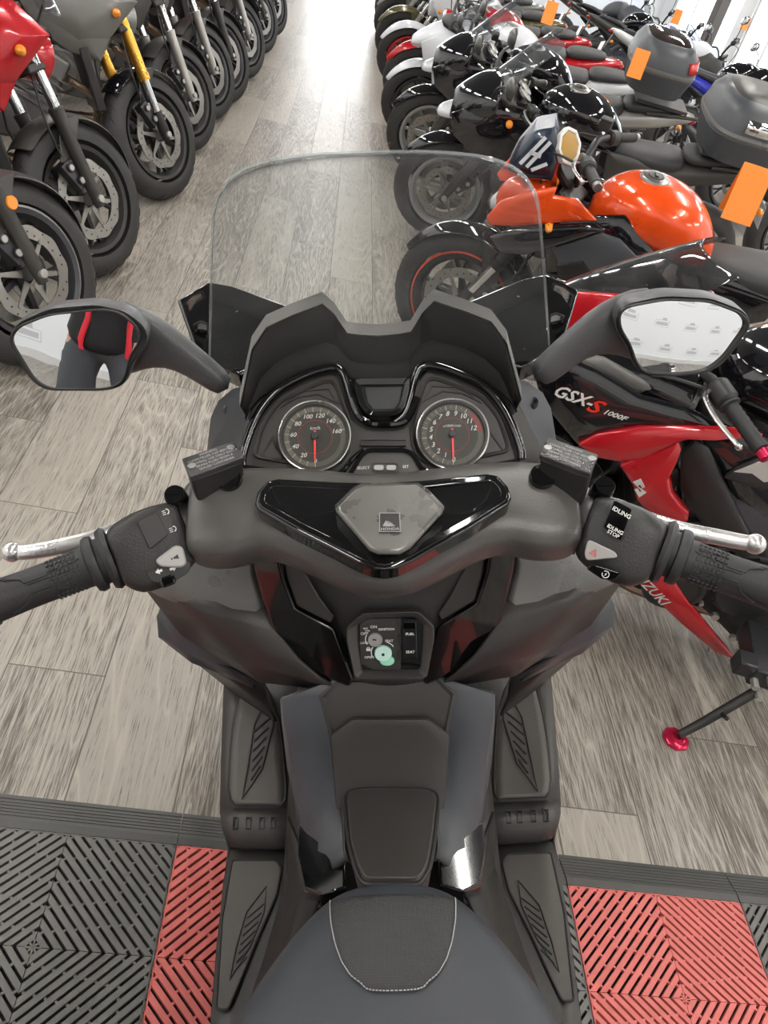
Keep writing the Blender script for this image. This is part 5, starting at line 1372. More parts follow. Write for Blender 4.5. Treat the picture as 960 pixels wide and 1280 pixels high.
    # engine
    bm = NB(); a_box(bm, (0, .03, .35), (.30, .40, .22), Matrix.Rotation(-.1, 3, 'X')); a_box(bm, (0, .17, .50), (.28, .20, .26), Matrix.Rotation(-.45, 3, 'X')); eg = obj('engine', bm, engine, b, bevel=.02, seg=3)
    bm = NB()
    for s in (-1, 1):
        a_lathe(bm, (s*.145, .02, .34), V((s, 0, 0)), [(0, .10), (.02, .098), (.035, .085), (.04, 0)], 24); a_lathe(bm, (s*.145, -.12, .37), V((s, 0, 0)), [(0, .07), (.018, .065), (.022, 0)], 20)
        if lod == 0:
            for k in range(8):
                a = 2*PI*k/8; p = V((s*.162, .02+math.cos(a)*.09, .34+math.sin(a)*.09)); a_cyl(bm, p, p+V((s*.012, 0, 0)), .007, 8)
    for k in range(6):
        a_box(bm, V((0, .135+.012*k, .40+.026*k)), (.32, .20, .007), Matrix.Rotation(-.45, 3, 'X'))
    obj('engine_cover', bm, engine, eg)
    bm = NB(); a_box(bm, (0, .40, .52), (.34, .04, .26), Matrix.Rotation(.3, 3, 'X')); ra = obj('radiator', bm, plast_d, b, bevel=.006)
    bm = NB()
    for k in range(10): a_box(bm, V((0, .425-.0075*k+.03, .41+.024*k)), (.30, .004, .006))
    obj('radiator_fins', bm, darkm, ra)
    bm = NB()
    for x_ in (-.09, -.03, .03, .09): a_tube(bm, smoothpath([(x_, .31, .50), (x_, .44, .42), (x_*.9, .42, .24), (x_*.7, .25, .14), (x_*.5, .0, .13)], 4), .018, 8)
    a_tube(bm, [(.03, .0, .13), (.10, -.25, .16), (.15, -.35, .24)], .026, 10); obj('exhaust_pipe', bm, mat('heated_steel', (.30, .22, .16), .3, .9, var=.3), b)
    bm = NB(); a_loft(bm, [sring((.17+.01*k, -.30-.13*k, .24+.055*k), EX, EZ, w_, w_*1.15, 2.4, 18) for k, w_ in ((0, .03), (.4, .052), (3, .056), (3.3, .045))]); obj('muffler', bm, darkm, b)
    # side stand, reaching the ground on the leaning side
    tl = math.tan(math.radians(lean)); fx = -.30 if custom != 'gsx' else -.44; fp = V((fx, -.02 if custom != 'gsx' else .04, -fx*tl+.008))
    if custom != 'gsx':
        bm = NB(); a_tube(bm, [(-.13, -.06, .27), fp+V((0, 0, .012))], [.013, .011], 10); ss = obj('side_stand', bm, darkm, b)
        bm = NB(); a_lathe(bm, fp-V((0, 0, .006)), V((-math.sin(math.radians(lean)), 0, math.cos(math.radians(lean)))).normalized() if False else V((math.tan(math.radians(lean)), 0, 1)), [(0, 0), (0, .034), (.009, .034), (.012, .028), (.012, 0)], 8); obj('stand_foot', bm, mat('anodised_red', (.65, .02, .08), .25, .6) if custom == 'gsx' else darkm, ss)
    # rear plate
    bm = NB(); a_prism(bm, [V((s_*.03, y_, z_)) for s_, y_, z_ in ((-1, -.90, .82), (1, -.90, .82), (1.3, -.98, .60), (-1.3, -.98, .60))], (0, .012, 0)); obj('plate_hanger', bm, plast_d, b, bevel=.002)
    bm = NB(); a_prism(bm, [V((-.10, -.985, .72)), V((.10, -.985, .72)), V((.10, -1.01, .60)), V((-.10, -1.01, .60))], (0, .003, .0)); pl_ = obj('number_plate', bm, platem, b, bevel=.001)
    if plate_text: text('plate_lettering', [(plate_text, .06, V((0, -.9995, .66)), V((1, 0, 0)), V((0, .2, 1)), dict(th=.001))], plast_d, pl_)
    if kind == 'sport' or kind == 'tour':
        tour = kind == 'tour'; so = V((0, .11, .03)) if custom == 'gsx' else V((0, 0, 0))
        nose = [(0, .58, .85, .20, .14), (0, .68, .82, .18, .13), (0, .76, .77, .145, .11), (0, .81, .74, .10, .08)] if tour else [(0, .42, .82, .20, .10), (0, .56, .84, .185, .10), (0, .70, .80, .15, .09), (0, .82, .74, .095, .06), (0, .88, .71, .05, .03)]
        # nose made hollow towards the rider: shell only
        bm = NB(); rr = []
        for (x_, y_, z_, w_, h_) in nose:
            rr.append([V((math.cos(math.radians(a))*w_, y_, z_+math.sin(math.radians(a))*h_)) for a in range(200, -21, -20)])
        a_grid(bm, rr); obj('nose_fairing', bm, body, b, solid=.006, sub=1)
        hull('headlight', [(0, .70, .755, .12, .045), (0, .82, .72, .085, .035), (0, .875, .70, .04, .018)], lensm, b, sub=1)
        hull('dash', [(0, .44, .84, .19, .035), (0, .56, .90, .18, .04), (0, .70, .90, .12, .03)], plast_d, b, sub=1)
        for xx in (-.06, .035):
            bm = NB(); o_ = V((xx, .46, .905)); a_lathe(bm, o_, V((0, -.55, .83)), [(0, .045), (.012, .045), (.014, .040), (.008, .036), (.008, 0)], 24); g_ = obj('instrument', bm, steel, b)
            bm = NB(); a_lathe(bm, o_+V((0, -.55, .83))*.0085, V((0, -.55, .83)), [(0, 0), (0, .036), (.0005, .036), (.0005, 0)], 24)
            obj('instrument_face', bm, mat('pale_dial', (.35, .35, .34), .4), g_)
            bm = NB()
            for k in range(10):
                a = 2*PI*k/12+2; d_ = V((math.cos(a), math.sin(a)*.83, math.sin(a)*.55)); p = o_+V((0, -.55, .83))*.0095+d_*.030; a_box(bm, p, (.004, .004, .001))
            obj('instrument_marks', bm, plast_d, g_)
        hgt = .34 if tour else .22
        bm = NB(); rr = []
        for j in range(7):
            t_ = j/6; w_ = .15-.04*t_**2
            rr.append([V((math.sin(math.radians(a))*w_, .70-.28*t_-.10*(1-math.cos(math.radians(a))),   .86+hgt*t_**.9-.02*(1-math.cos(math.radians(a)))*(1-t_)))+so for a in range(-80, 81, 16)])
        a_grid(bm, rr); obj('windscreen', bm, screen or lightsmoke, b, solid=.003, sub=1)
        for s in (-1, 1):
            if custom != 'gsx':
                panel3('upper_fairing', [(.80, .76), (.62, .88), (.40, .90), (.22, .82), (.12, .70), (.34, .60), (.60, .58), (.76, .66)], .165, s, body, b, bulge=.035, xt=-.10)
                panel3('side_fairing', [(.52, .60), (.30, .66), (.12, .70), (.02, .60), (.14, .42), (.10, .26), (.02, .18), (.26, .20), (.42, .34), (.50, .48)], .18, s, body, b, bulge=.03, xt=.06, zref=.5)
                panel3('fairing_vent', [(.36, .56), (.24, .62), (.18, .50), (.28, .40)], .212, s, darkm, b, bulge=.004)
                panel3('belly_pan', [(.34, .24), (.0, .26), (-.22, .20), (-.20, .14), (.10, .12), (.30, .16)], .15, s, body, b, bulge=.015)
            if mirrors:
                m0 = V((s*.17, .62, .90)); c_ = V((s*.36, .56, 1.02))
                bm = NB(); a_tube(bm, smoothpath([m0, m0+V((s*.08, -.01, .07)), c_+V((-s*.06, .01, -.02))], 4), [.014, .012, .011, .010, .010, .009, .009, .009, .009], 8, flat=.7); mo = obj('mirror', bm, plast_d, b)
                bm = NB(); a_loft(bm, [sring(c_+V((0, .03-k_*.03, 0)), EX, EZ, .082*q, .046*q, 2.6, 18) for k_, q in ((0, .5), (.5, .88), (1, 1), (1.25, .97))]); obj('mirror_head', bm, plast, mo)
                bm = NB(); a_loft(bm, [sring(c_+V((0, -.0085, 0)), EX, EZ, .075, .040, 2.6, 18), sring(c_+V((0, -.0095, 0)), EX, EZ, .073, .038, 2.6, 18)]); obj('mirror_lens', bm, mirror_m, mo)
    elif kind == 'adv':
        for s in (-1, 1):
            panel3('upper_fairing', [(.60, .86), (.48, .95), (.30, .98), (.10, .88), (.14, .74), (.34, .66), (.48, .70), (.54, .78)], .15, s, body, b, bulge=.04, xt=-.05, zref=.8)
        bm = NB(); rr = []
        for j in range(6):
            t_ = j/5; w_ = .13-.03*t_
            rr.append([V((math.sin(math.radians(a))*w_, .66-.16*t_-.08*(1-math.cos(math.radians(a))), .92+.30*t_)) for a in range(-80, 81, 16)])
        a_grid(bm, rr); obj('windscreen', bm, screen or lightsmoke, b, solid=.003, sub=1)
    if box:
        zb_, bs = box.get('z', 0), box.get('s', 1.0); yc = box.get('y', -.66)
        bm = NB(); a_box(bm, (0, -.68, .90), (.22, .34, .02)); a_tube(bm, [(-.10, -.60, .84), (-.10, -.95, .89), (.10, -.95, .89), (.10, -.60, .84)], .012, 8); obj('luggage_rack', bm, plast, b)
        tb = None
        def sec(z, wx, wy, yo=0): return sring((0, yc+yo, z+zb_), EX, EY, wx*bs, wy*bs, 3.6, 32)
        bm = NB(); a_loft(bm, [sec(.91, .15, .13), sec(.92, .18, .155), sec(1.02, .205, .18), sec(1.045, .212, .187)]); tb = obj('top_box', bm, box['m'], b, bevel=.004)
        bm = NB(); a_loft(bm, [sec(1.047, .212, .187), sec(1.06, .216, .190), sec(1.075, .212, .187)]); obj('box_seam', bm, plast_l if not box.get('dark') else plast, tb)
        bm = NB(); a_loft(bm, [sec(1.075, .211, .186), sec(1.15, .195, .172, .005), sec(1.20, .16, .14, .012), sec(1.215, .11, .10, .015), sec(1.218, .03, .03, .015)]); obj('box_lid', bm, box['m'], tb)
        if box.get('panel'):
            bm = NB(); a_loft(bm, [sec(1.196, .150, .130, .012), sec(1.212, .135, .118, .014), sec(1.228, .09, .085, .015), sec(1.231, .02, .02, .015)]); obj('lid_panel', bm, box['panel'], tb)
        for s_, a0, a1, mm_ in box['refl']:
            bm = NB(); rr = []
            for k in range(9):
                a = math.radians(a0+(a1-a0)*k/8); ca, sa = math.cos(a), math.sin(a)
                def pt(z, wx, wy, yo): return V((math.copysign(abs(ca)**(2/3.6), ca)*wx*bs*1.012, yc+yo+math.copysign(abs(sa)**(2/3.6), sa)*wy*bs*1.012, z+zb_))
                rr.append([pt(1.09, .209, .184, 0), pt(1.15, .195, .172, .005)])
            a_grid(bm, rr); obj('box_reflector', bm, mm_, tb, solid=.006, soff=1)
    if decal:
        for s in (-1, 1):
            text('side_lettering', [(decal[0], decal[1], V((s*decal[2], decal[3], decal[4])), V((0, s, decal[5])), V((0, -decal[5]*s, 1)), dict(shear=.2, bold=.001))], white, b)
    return b
def tagcard(where, n, label, s=1):
    """folded orange price card hung over a mirror"""
    c = V(where)
    t = thing('price_card', label, 'price card', 'orange price cards hung on the motorcycles', c)
    bm = NB(); w, h = .085*s, .15*s
    d = V((n[0], n[1], 0)).normalized(); e = V((-d.y, d.x, 0))
    for q, ti in ((1, .35), (-1, .35)):
        dn = (V((0, 0, -1))+d*q*ti).normalized()
        a_prism(bm, [-e*w/2, e*w/2, e*w/2+dn*h, -e*w/2+dn*h], d*q*.0015)
    o = obj('card', bm, orange_tag, t)
    return t

GL, GR, G2 = 'motorcycles parked along the left side of the aisle', 'motorcycles parked along the right side of the aisle', 'motorcycles in the far second row on the right'
red_p = paint('red_paint', (.50, .010, .018), .15); orange_p = paint('orange_red_paint', (.88, .085, .008), .15); grey_p = paint('grey_paint', (.19, .19, .18), .4, .4)
black_p = paint('black_paint', (.006, .006, .008), 0, .08, 1.0); white_p = paint('white_paint', (.72, .74, .78)); blue_p = paint('blue_paint', (.03, .04, .45)); olive_p = paint('olive_paint', (.12, .105, .05), .3)
redrim = paint('red_rim', (.55, .02, .02)); greyrim = mat('grey_rim', (.33, .33, .33), .4, .5)
silverf = mat('cast_silver', (.50, .49, .46), .38, .7, var=.15)
L = [
 (38, 343, dict(refl=True, label='black motorcycle nearest on the left with round amber fork reflector', body=plast, body2=plast_b, rimm=darkm, forkm=plast, kind='naked', stripe=greyrim)),
 (114, 250, dict(label='red adventure motorcycle on the left with bare chrome fork tubes and wavy brake discs', kind='adv', body=red_p, body2=plast, forkm=plast, rimm=plast_d, mirrors=True)),
 (203, 170, dict(label='grey motorcycle on the left with gold fork legs and black mudguard', kind='adv', body=grey_p, body2=plast, fork='usd', forkm=gold, fender=black_p, rimm=plast_d, decal=('TRACER', .05, .188, .30, .86, .10))),
 (238, 121, dict(label='left row motorcycle just beyond the gold forked one, silver fork, dark wheel', body=grey_p, forkm=silverf, rimm=plast_d, lod=1)),
 (267, 88, dict(label='left row motorcycle with silver fork, beside the red bodied one further off', body=plast, forkm=silverf, rimm=darkm, lod=1)),
 (289, 71, dict(label='slim red motorcycle far down the left row', body=red_p, body2=red_p, forkm=plast, rimm=darkm, lod=1)),
 (313, 46, dict(label='black motorcycle far down the left row, past the slim red one', body=black_p, forkm=silverf, lod=1)),
 (333, 21, dict(label='second black motorcycle past the slim red one in the left row', body=plast, forkm=plast, lod=1)),
 (348, 3, dict(label='last motorcycle visible at the top end of the left row', body=black_p, forkm=plast, lod=1)),
]
for i, (x, y, k) in enumerate(L):
    a = wz(x-10, y, .29)
    bike(axle=a, heading=(1, .42), steer=38, group=GL, engine=mat('engine_grey', (.16, .155, .15), .38, .7, var=.25), **k)
# ---- right row ----
HR = (-1, .10)
gsx = bike('red and black sports motorcycle beside the scooter, standing on a red footed side stand', wz(640, 470, .29)*0+V((.67, 1.72, .29)), (-.98, .20), steer=5, lean=4, lights=False, group=GR, kind='sport', body=black_p, body2=plast, fender=black_p, fork='usd', forkm=darkm, rimm=plast_d, spokes=5, screen=smoke, bars='clip', custom='gsx', mirrors=False, seatc=seatm, tank=True)
# orange-red naked
org = bike('orange red naked motorcycle with a black side panel and yellow filmed round instrument', V((.66, 2.98, .29)), (-.98, .18), steer=-15, lean=10, group=GR, kind='naked', body=orange_p, body2=black_p, fender=black_p, fork='usd', forkm=plast_d, rimm=plast_d, stripe=mat('stripe_orange', (.75, .08, .03), .4), lamp='cowl', mirrors=False)
bike('black fairing tourer with clear screen, twin dials and large grey black top box', wz(557, 235, .29), HR, steer=0, lean=10, group=GR, kind='tour', body=black_p, body2=plast, fender=black_p, forkm=plast, rimm=greyrim, bars='clip', mirrors=True, box=dict(m=plast_b, s=1.3, y=-.70, refl=[(1, 168, 250, chrome)], panel=plast))
bike('black fairing motorcycle with a red reflector top box, behind the clear screened tourer', wz(537, 167, .29), HR, steer=0, lean=10, group=GR, kind='tour', body=black_p, body2=silverp, fender=black_p, forkm=plast, rimm=greyrim, style='I', spokes=7, bars='clip', box=dict(m=plast_b, s=1.12, y=-.58, z=.05, refl=[(1, 205, 335, redl)], panel=mat('dark_lid', (.03, .022, .02), .12, coat=.6)), plate_text='-PN')
bike('motorcycle with a white front mudguard in the right row', wz(524, 128, .29), HR, steer=4, lean=10, group=GR, kind='sport', body=white_p, body2=white_p, fender=white_p, lod=1, rimm=darkm, plate_text='-PN')
bike('motorcycle with a glossy red front mudguard in the right row', wz(521, 98, .29), HR, steer=10, lean=10, group=GR, kind='naked', body=red_p, body2=plast, fender=red_p, lod=1)
bike('red rimmed motorcycle with a white front mudguard in the right row', wz(509, 70, .29), HR, steer=10, lean=10, group=GR, kind='adv', body=white_p, body2=red_p, fender=white_p, rimm=redrim, style='I', spokes=12, lod=1)
bike('motorcycle with an olive front mudguard far down the right row', wz(503, 47, .29), HR, steer=10, lean=10, group=GR, kind='naked', body=olive_p, fender=olive_p, lod=1)
bike('dark grey motorcycle far down the right row past the olive one', wz(498, 25, .29), HR, steer=10, lean=10, group=GR, kind='naked', body=grey_p, fender=grey_p, lod=1)
bike('last black motorcycle at the top end of the right row', wz(496, 8, .29), HR, steer=10, lean=10, group=GR, kind='adv', body=black_p, lod=1)
# second row, facing the far right wall
S2 = [((3.9, 5.2), 'naked', plast, 'dark motorcycle in the second row, nearest of that row'), ((4.0, 6.5), 'sport', grey_p, 'grey fairing motorcycle in the second row behind the top boxes'),
      ((3.9, 7.8), 'naked', blue_p, 'blue tanked motorcycle in the second right row'), ((4.0, 9.0), 'adv', black_p, 'tall black motorcycle in the second right row before the window'),
      ((3.9, 10.2), 'naked', white_p, 'white motorcycle in the second right row'), ((3.9, 11.4), 'sport', blue_p, 'blue fairing motorcycle in the second right row'),
      ((3.9, 12.6), 'naked', black_p, 'black naked motorcycle near the far end of the second row'), ((3.9, 13.8), 'adv', plast_b, 'bluish grey motorcycle near the far end of the second row')]
for (x, y), kd, m_, lb in S2:
    bike(lb, V((x+.7, y, .29)), (1, -.05), steer=15, lean=10, group=G2, kind=kd, body=m_, body2=plast, lod=1, forkm=silverf)

# ---- the sports bike's own bodywork, seen from its left side ----
GI = gsx.matrix_world.inverted(); GC = GI @ CAM
def G(px, py, x):
    d = (GI.to_3x3() @ ray(px, py)); t = (x-GC.x)/d.x
    return GC+d*t
def gp(name, pts, x, m, parent=None, th=.012, bulge=.0, bevel=.003, mir=True, rnd=0):
    P3 = [G(p[0], p[1], p[2] if len(p) > 2 else x) for p in pts]
    if rnd: P3 = rnd_poly(P3, rnd)
    out = None
    for s in ((1, -1) if mir else (1,)):
        q = [V((p.x*s, p.y, p.z)) for p in P3]; c = sum(q, V((0, 0, 0)))/len(q); o = V((-s, 0, 0))
        bm = NB(); a_loft(bm, [[p-o*th for p in q], q, [c+(p-c)*.9+o*bulge*.5 for p in q], [c+(p-c)*.55+o*bulge for p in q]])
        ob = obj(name, bm, m, parent or gsx, bevel=bevel)
        out = out or ob
    return out
gp('upper_fairing', [(668, 470), (690, 440), (745, 462), (800, 495), (862, 512), (920, 538), (870, 536), (790, 535), (735, 548), (722, 556), (700, 530), (676, 500)], -.20, black_p, bulge=.012)
gp('fairing_top', [(700, 440), (755, 448), (795, 470), (865, 505), (800, 492), (745, 462), (705, 452)], -.175, plast_l, bulge=.006)
gp('nose_side', [(690, 395), (716, 366), (790, 370), (800, 395), (760, 440), (700, 440), (680, 420)], -.12, red_p, bulge=.01, mir=False)
gp('red_wing', [(722, 556), (745, 543), (800, 533), (862, 533), (925, 537), (955, 545), (880, 542), (850, 552), (820, 566), (790, 580), (745, 572)], -.215, red_p, bulge=.012)
gp('red_side_fairing', [(775, 582), (820, 562), (848, 550), (852, 562), (838, 590), (842, 615), (862, 640), (860, 652), (838, 655), (810, 640), (796, 625), (790, 605)], -.222, red_p, bulge=.015)
gp('belly_fairing', [(786, 706), (826, 700), (860, 752), (900, 800), (919, 824), (895, 816), (850, 778), (805, 735)], -.20, red_p, bulge=.006)
gp('frame_cover', [(852, 566), (868, 552), (886, 560), (900, 590), (925, 640), (950, 690), (930, 700), (890, 670), (866, 640), (850, 610)], -.19, plast_d, bulge=.012)
gp('tank_side', [(868, 540), (955, 540), (1000, 560), (1010, 620), (960, 660), (915, 625), (890, 570)], -.17, black_p, bulge=.02)
gp('side_cover', [(888, 606), (950, 618), (1010, 640), (1010, 700), (960, 700), (920, 660)], -.175, plast_b, bulge=.01)
gp('knee_pad', [(905, 598), (920, 585), (962, 568), (1005, 580), (1005, 612), (950, 612)], -.196, seatm, bulge=.01)
gp('knee_pad_stripe', [(917, 590), (950, 577), (975, 574), (975, 600), (955, 603), (940, 592)], -.208, mat('pale_grey_paint', (.5, .5, .47), .4), bulge=.0, th=.002, bevel=.0005)
# lettering
def gtext(s_, size, px, py, x, m, dpx=(60, 21), **k):
    o = G(px, py, x); e = (G(px+dpx[0], py+dpx[1], x)-o); e.x = 0; e.normalize(); up_ = V((-1, 0, 0)).cross(e)
    if up_.z < 0: up_ = -up_
    return (s_, size, o, e, up_, dict(th=.0, **k))
o = text('side_lettering', [gtext('GSX-', .042, 716, 496, -.2145, white, align='CENTER', shear=.3, bold=.001)], white, gsx)
text('side_lettering_red', [gtext('S', .050, 742, 508, -.2145, redm, shear=.3, bold=.001, sx=1.3)], mat('bright_red_marking', (.8, .03, .01), .4), gsx)
text('side_lettering_small', [gtext('1000F', .018, 768, 519, -.2145, white, shear=.3, bold=.0005, sx=1.25)], white, gsx)
text('belly_lettering', [gtext('SUZUKI', .040, 812, 735, -.2075, white, dpx=(60, 60), shear=.2, bold=.0005, sx=1.1)], mat('silver_marking', (.6, .6, .58), .4), gsx)
for pts in ([(792, 600), (804, 598), (807, 608), (795, 612)], ):
    pass
S_ = [(792, 602), (801, 598), (806, 606), (802, 608), (808, 616), (800, 622), (795, 614), (799, 612)]
P3 = [G(x, y, -.240) for x, y in ((791, 603), (801, 599), (806, 609), (803, 611), (800, 606), (797, 608), (808, 616), (799, 622), (793, 612), (797, 611), (800, 616), (802, 614))]
bm = NB(); a_prism(bm, P3, (.003, 0, 0)); obj('s_emblem', bm, mat('silver_marking', (.6, .6, .58), .4), gsx, bevel=.0005)
R3 = GI.to_3x3()
pv = GI @ wz(947, 863, .17); ft = GI @ wz(846, 922, .012); gr = (R3 @ V((0, 0, 1))).normalized()
bm = NB(); a_tube(bm, [pv, pv*.35+ft*.65, ft+gr*.012], [.014, .013, .011], 12); a_cyl(bm, pv*.55+ft*.45, pv*.55+ft*.45+V((-.035, 0, .02)), .006, 8); ss_ = obj('side_stand', bm, plast_d, gsx)
bm = NB(); a_lathe(bm, ft-gr*.010, gr, [(0, 0), (0, .036), (.008, .036), (.011, .031), (.011, .016), (.016, .013), (.016, 0)], 8); obj('stand_foot', bm, mat('anodised_red', (.65, .02, .08), .25, .6), ss_)
bm = NB(); a_box(bm, pv+V((.09, 0, .04)), (.18, .08, .06)); a_box(bm, pv+V((.03, .06, .05)), (.05, .05, .05)); obj('stand_bracket', bm, darkm, gsx, bevel=.005)
bm = NB()
for dx, dz in ((.0, .0), (-.028, .03), (.03, .035), (.0, .06)): a_cyl(bm, pv+V((-.0, dx, dz)), pv+V((-.03, dx, dz)), .010, 8, ch=.001)
obj('stand_bolts', bm, silverf, gsx)
gp('engine_side', [(800, 700), (850, 680), (960, 690), (1010, 740), (1010, 820), (960, 818), (925, 806), (900, 780), (850, 735)], -.14, mat('engine_black', (.02, .02, .02), .4, .3), bulge=.012, mir=False)
# round engine cover seen below the handlebar grip
c = G(842, 728, -.165); bm = NB(); a_lathe(bm, c, V((-1, 0, 0)), [(0, .085), (.02, .085), (.03, .072), (.026, .062), (.030, .055), (.032, 0)], 36); obj('generator_cover', bm, plast_d, gsx)
for (x, y), r in (((876, 752), .007), ((906, 758), .007), ((863, 770), .005), ((915, 795), .010), ((925, 800), .008), ((893, 768), .012), ((922, 812), .008), ((886, 812), .006), ((913, 832), .009)):
    c = G(x, y, -.165); bm = NB(); a_cyl(bm, c, c+V((-.014, 0, 0)), r, 8, ch=.001); obj('engine_bolt', bm, silverf, gsx)
# ---- the orange motorcycle's own panels ----
OI = org.matrix_world.inverted(); OC = OI @ CAM
def OG(px, py, x):
    d = (OI.to_3x3() @ ray(px, py)); t = (x-OC.x)/d.x
    return OC+d*t
def op(name, pts, x, m, bulge=.01, mir=True, th=.012):
    out = None
    P3 = [OG(p[0], p[1], x) for p in pts]
    for s in ((1, -1) if mir else (1,)):
        q = [V((p.x*s, p.y, p.z)) for p in P3]; c = sum(q, V((0, 0, 0)))/len(q); o = V((-s, 0, 0))
        bm = NB(); a_loft(bm, [[p-o*th for p in q], q, [c+(p-c)*.88+o*bulge*.6 for p in q], [c+(p-c)*.55+o*bulge for p in q]])
        out = obj(name, bm, m, org, bevel=.003)
    return out
op('side_fairing', [(608, 272), (625, 252), (660, 240), (697, 234), (692, 245), (722, 250), (746, 276), (690, 279), (640, 283), (612, 281)], -.19, orange_p)
op('black_side_panel', [(612, 297), (640, 285), (700, 281), (742, 280), (757, 287), (694, 308), (655, 319), (625, 315)], -.20, black_p, bulge=.014)
op('air_duct', [(690, 312), (752, 292), (775, 300), (800, 325), (790, 345), (740, 345), (700, 335)], -.185, plast_b)
op('air_duct_lower', [(694, 330), (730, 322), (745, 345), (735, 362), (700, 360)], -.19, plast_d)
c = OG(713, 183, -.06); ax_ = (OI.to_3x3() @ V((.55, -.70, .45))).normalized()
bm = NB(); a_lathe(bm, c-ax_*.05, ax_, [(0, 0), (0, .045), (.03, .062), (.05, .064), (.05, .052), (.043, .050), (.043, 0)], 8); ins_ = obj('round_instrument', bm, mat('white_satin', (.75, .74, .70), .35), org, sharp=30, bevel=.002)
bm = NB(); a_lathe(bm, c-ax_*.006, ax_, [(0, 0), (0, .050), (.003, .047), (.004, 0)], 8); obj('yellow_film', bm, mat('yellow_film', (.42, .23, .015), .15, coat=.6), ins_)
cw = [OG(x, y, -.09) for x, y in ((694, 158), (668, 164), (646, 190), (634, 212), (660, 224), (690, 226), (700, 200))]
cc = sum(cw, V((0, 0, 0)))/len(cw)
bm = NB(); a_loft(bm, [[p+V((.13, 0, 0)) for p in cw], cw, [cc+(p-cc)*.8-V((.02, 0, 0)) for p in cw], [cc+(p-cc)*.4-V((.028, 0, 0)) for p in cw]]); lc_ = obj('lamp_cowl', bm, paint('midnight_paint', (.012, .022, .045), .3), org, bevel=.003)
bm = NB()
for (x0, y0, x1, y1, w_) in ((650, 205, 682, 172, 2.2), (658, 209, 688, 178, 2.2), (662, 190, 676, 196, 2.5), (664, 213, 684, 205, 2)):
    d_ = V((y1-y0, x0-x1)).normalized() if False else None
    L_ = math.hypot(x1-x0, y1-y0); nx, ny = -(y1-y0)/L_*w_, (x1-x0)/L_*w_
    a_prism(bm, [OG(x, y, -.1215) for x, y in ((x0+nx, y0+ny), (x0-nx, y0-ny), (x1-nx, y1-ny), (x1+nx, y1+ny))], (.004, 0, 0))
obj('cowl_stripes', bm, white_p, lc_)
# orange price cards
tagcard(wz(805, 62, 1.12), (-.3, -1), 'orange card on the handlebar above the orange red motorcycle tank')
tagcard(wz(692, 2, 1.12), (-.3, -1), 'orange card behind the clear screen of the black tourer')
tagcard(wz(935, 22, 1.2), (-.5, -1), 'orange card against the bright window at the top right corner', 1.2)
tagcard(wz(850, 12, 1.15), (-.5, -1), 'small orange card beside the dark post', 1.1)
tagcard(wz(950, 208, 1.03), (-.3, -1), 'large orange card under the big top box, at the right edge', 1.35)
# ================================================================== the photographer (seen only in the mirror)
def skin_mesh(name, pts, edges, rad, m, parent, sub=2, root=0):
    me = bpy.data.meshes.new(name); me.from_pydata([V(p) for p in pts], edges, []); me.materials.append(m)
    o = bpy.data.objects.new(name, me); COL.objects.link(o)
    if parent: o.parent = parent
    md = o.modifiers.new('k', 'SKIN'); md.use_smooth_shade = True
    sv = me.skin_vertices[0].data
    for i, r in enumerate(rad): sv[i].radius = r if isinstance(r, (tuple, list)) else (r, r)
    sv[root].use_root = True
    s = o.modifiers.new('u', 'SUBSURF'); s.levels = sub; s.render_levels = sub
    return o
def chain(pts, edges, rad, seq, start=None):
    prev = start
    for p, r in seq:
        pts.append(p); rad.append(r); i = len(pts)-1
        if prev is not None: edges.append((prev, i))
        prev = i
    return prev
skin_c = mat('skin', (.58, .34, .25), .5)
jersey = mat('black_jersey', (.012, .012, .013), .8, bump=.6, bscale=200)
jeans = mat('grey_jeans', (.07, .075, .085), .85, bump=.8, bscale=350, var=.35, vscale=9)
shoe_m = mat('shoe', (.03, .03, .03), .5)
per = thing('person', 'person in black top with red piping and grey jeans, seen in the left mirror', 'person')
pts, ed, rd = [], [], []
PEL = V((-.46, -.44, .93)); CH = V((-.42, -.40, 1.28)); NK = V((-.38, -.36, 1.45))
chain(pts, ed, rd, [(PEL, (.15, .11)), (V((-.45, -.43, 1.05)), (.135, .10)), (CH, (.16, .11)), (V((-.40, -.38, 1.39)), (.11, .08)), (NK, .055), (V((-.355, -.335, 1.535)), (.062, .07)), (V((-.345, -.325, 1.60)), (.076, .092)), (V((-.345, -.33, 1.67)), (.070, .080)), (V((-.345, -.335, 1.715)), .045)])
HIP = 0; CHI = 3
RS, LS = V((-.23, -.44, 1.38)), V((-.60, -.32, 1.38))
RE, LE = V((-.13, -.36, 1.13)), V((-.56, -.10, 1.16))
PC = CAM-CU*.05-CF*.016
RW, LW = PC+CR*.085-CU*.085-CF*.045, PC-CR*.085-CU*.085-CF*.045
for S_, E_, W_ in ((RS, RE, RW), (LS, LE, LW)):
    chain(pts, ed, rd, [(S_, .062), ((S_+E_)/2, .050), (E_, .042), ((E_*.6+W_*.4), .040), (W_, .027)], CHI)
for s, ft in ((-1, V((-.66, -.42, .03))), (1, V((-.28, -.45, .03)))):
    h = PEL+V((s*.10, 0, -.06)); k = V((h.x*.5+ft.x*.5, -.38, .50))
    chain(pts, ed, rd, [(h, .095), ((h+k)/2, .08), (k, .058), (V((ft.x, -.44, .28)), .056), (V((ft.x, -.45, .10)), .040)], HIP)
body_ = skin_mesh('body', pts, ed, rd, skin_c, per)
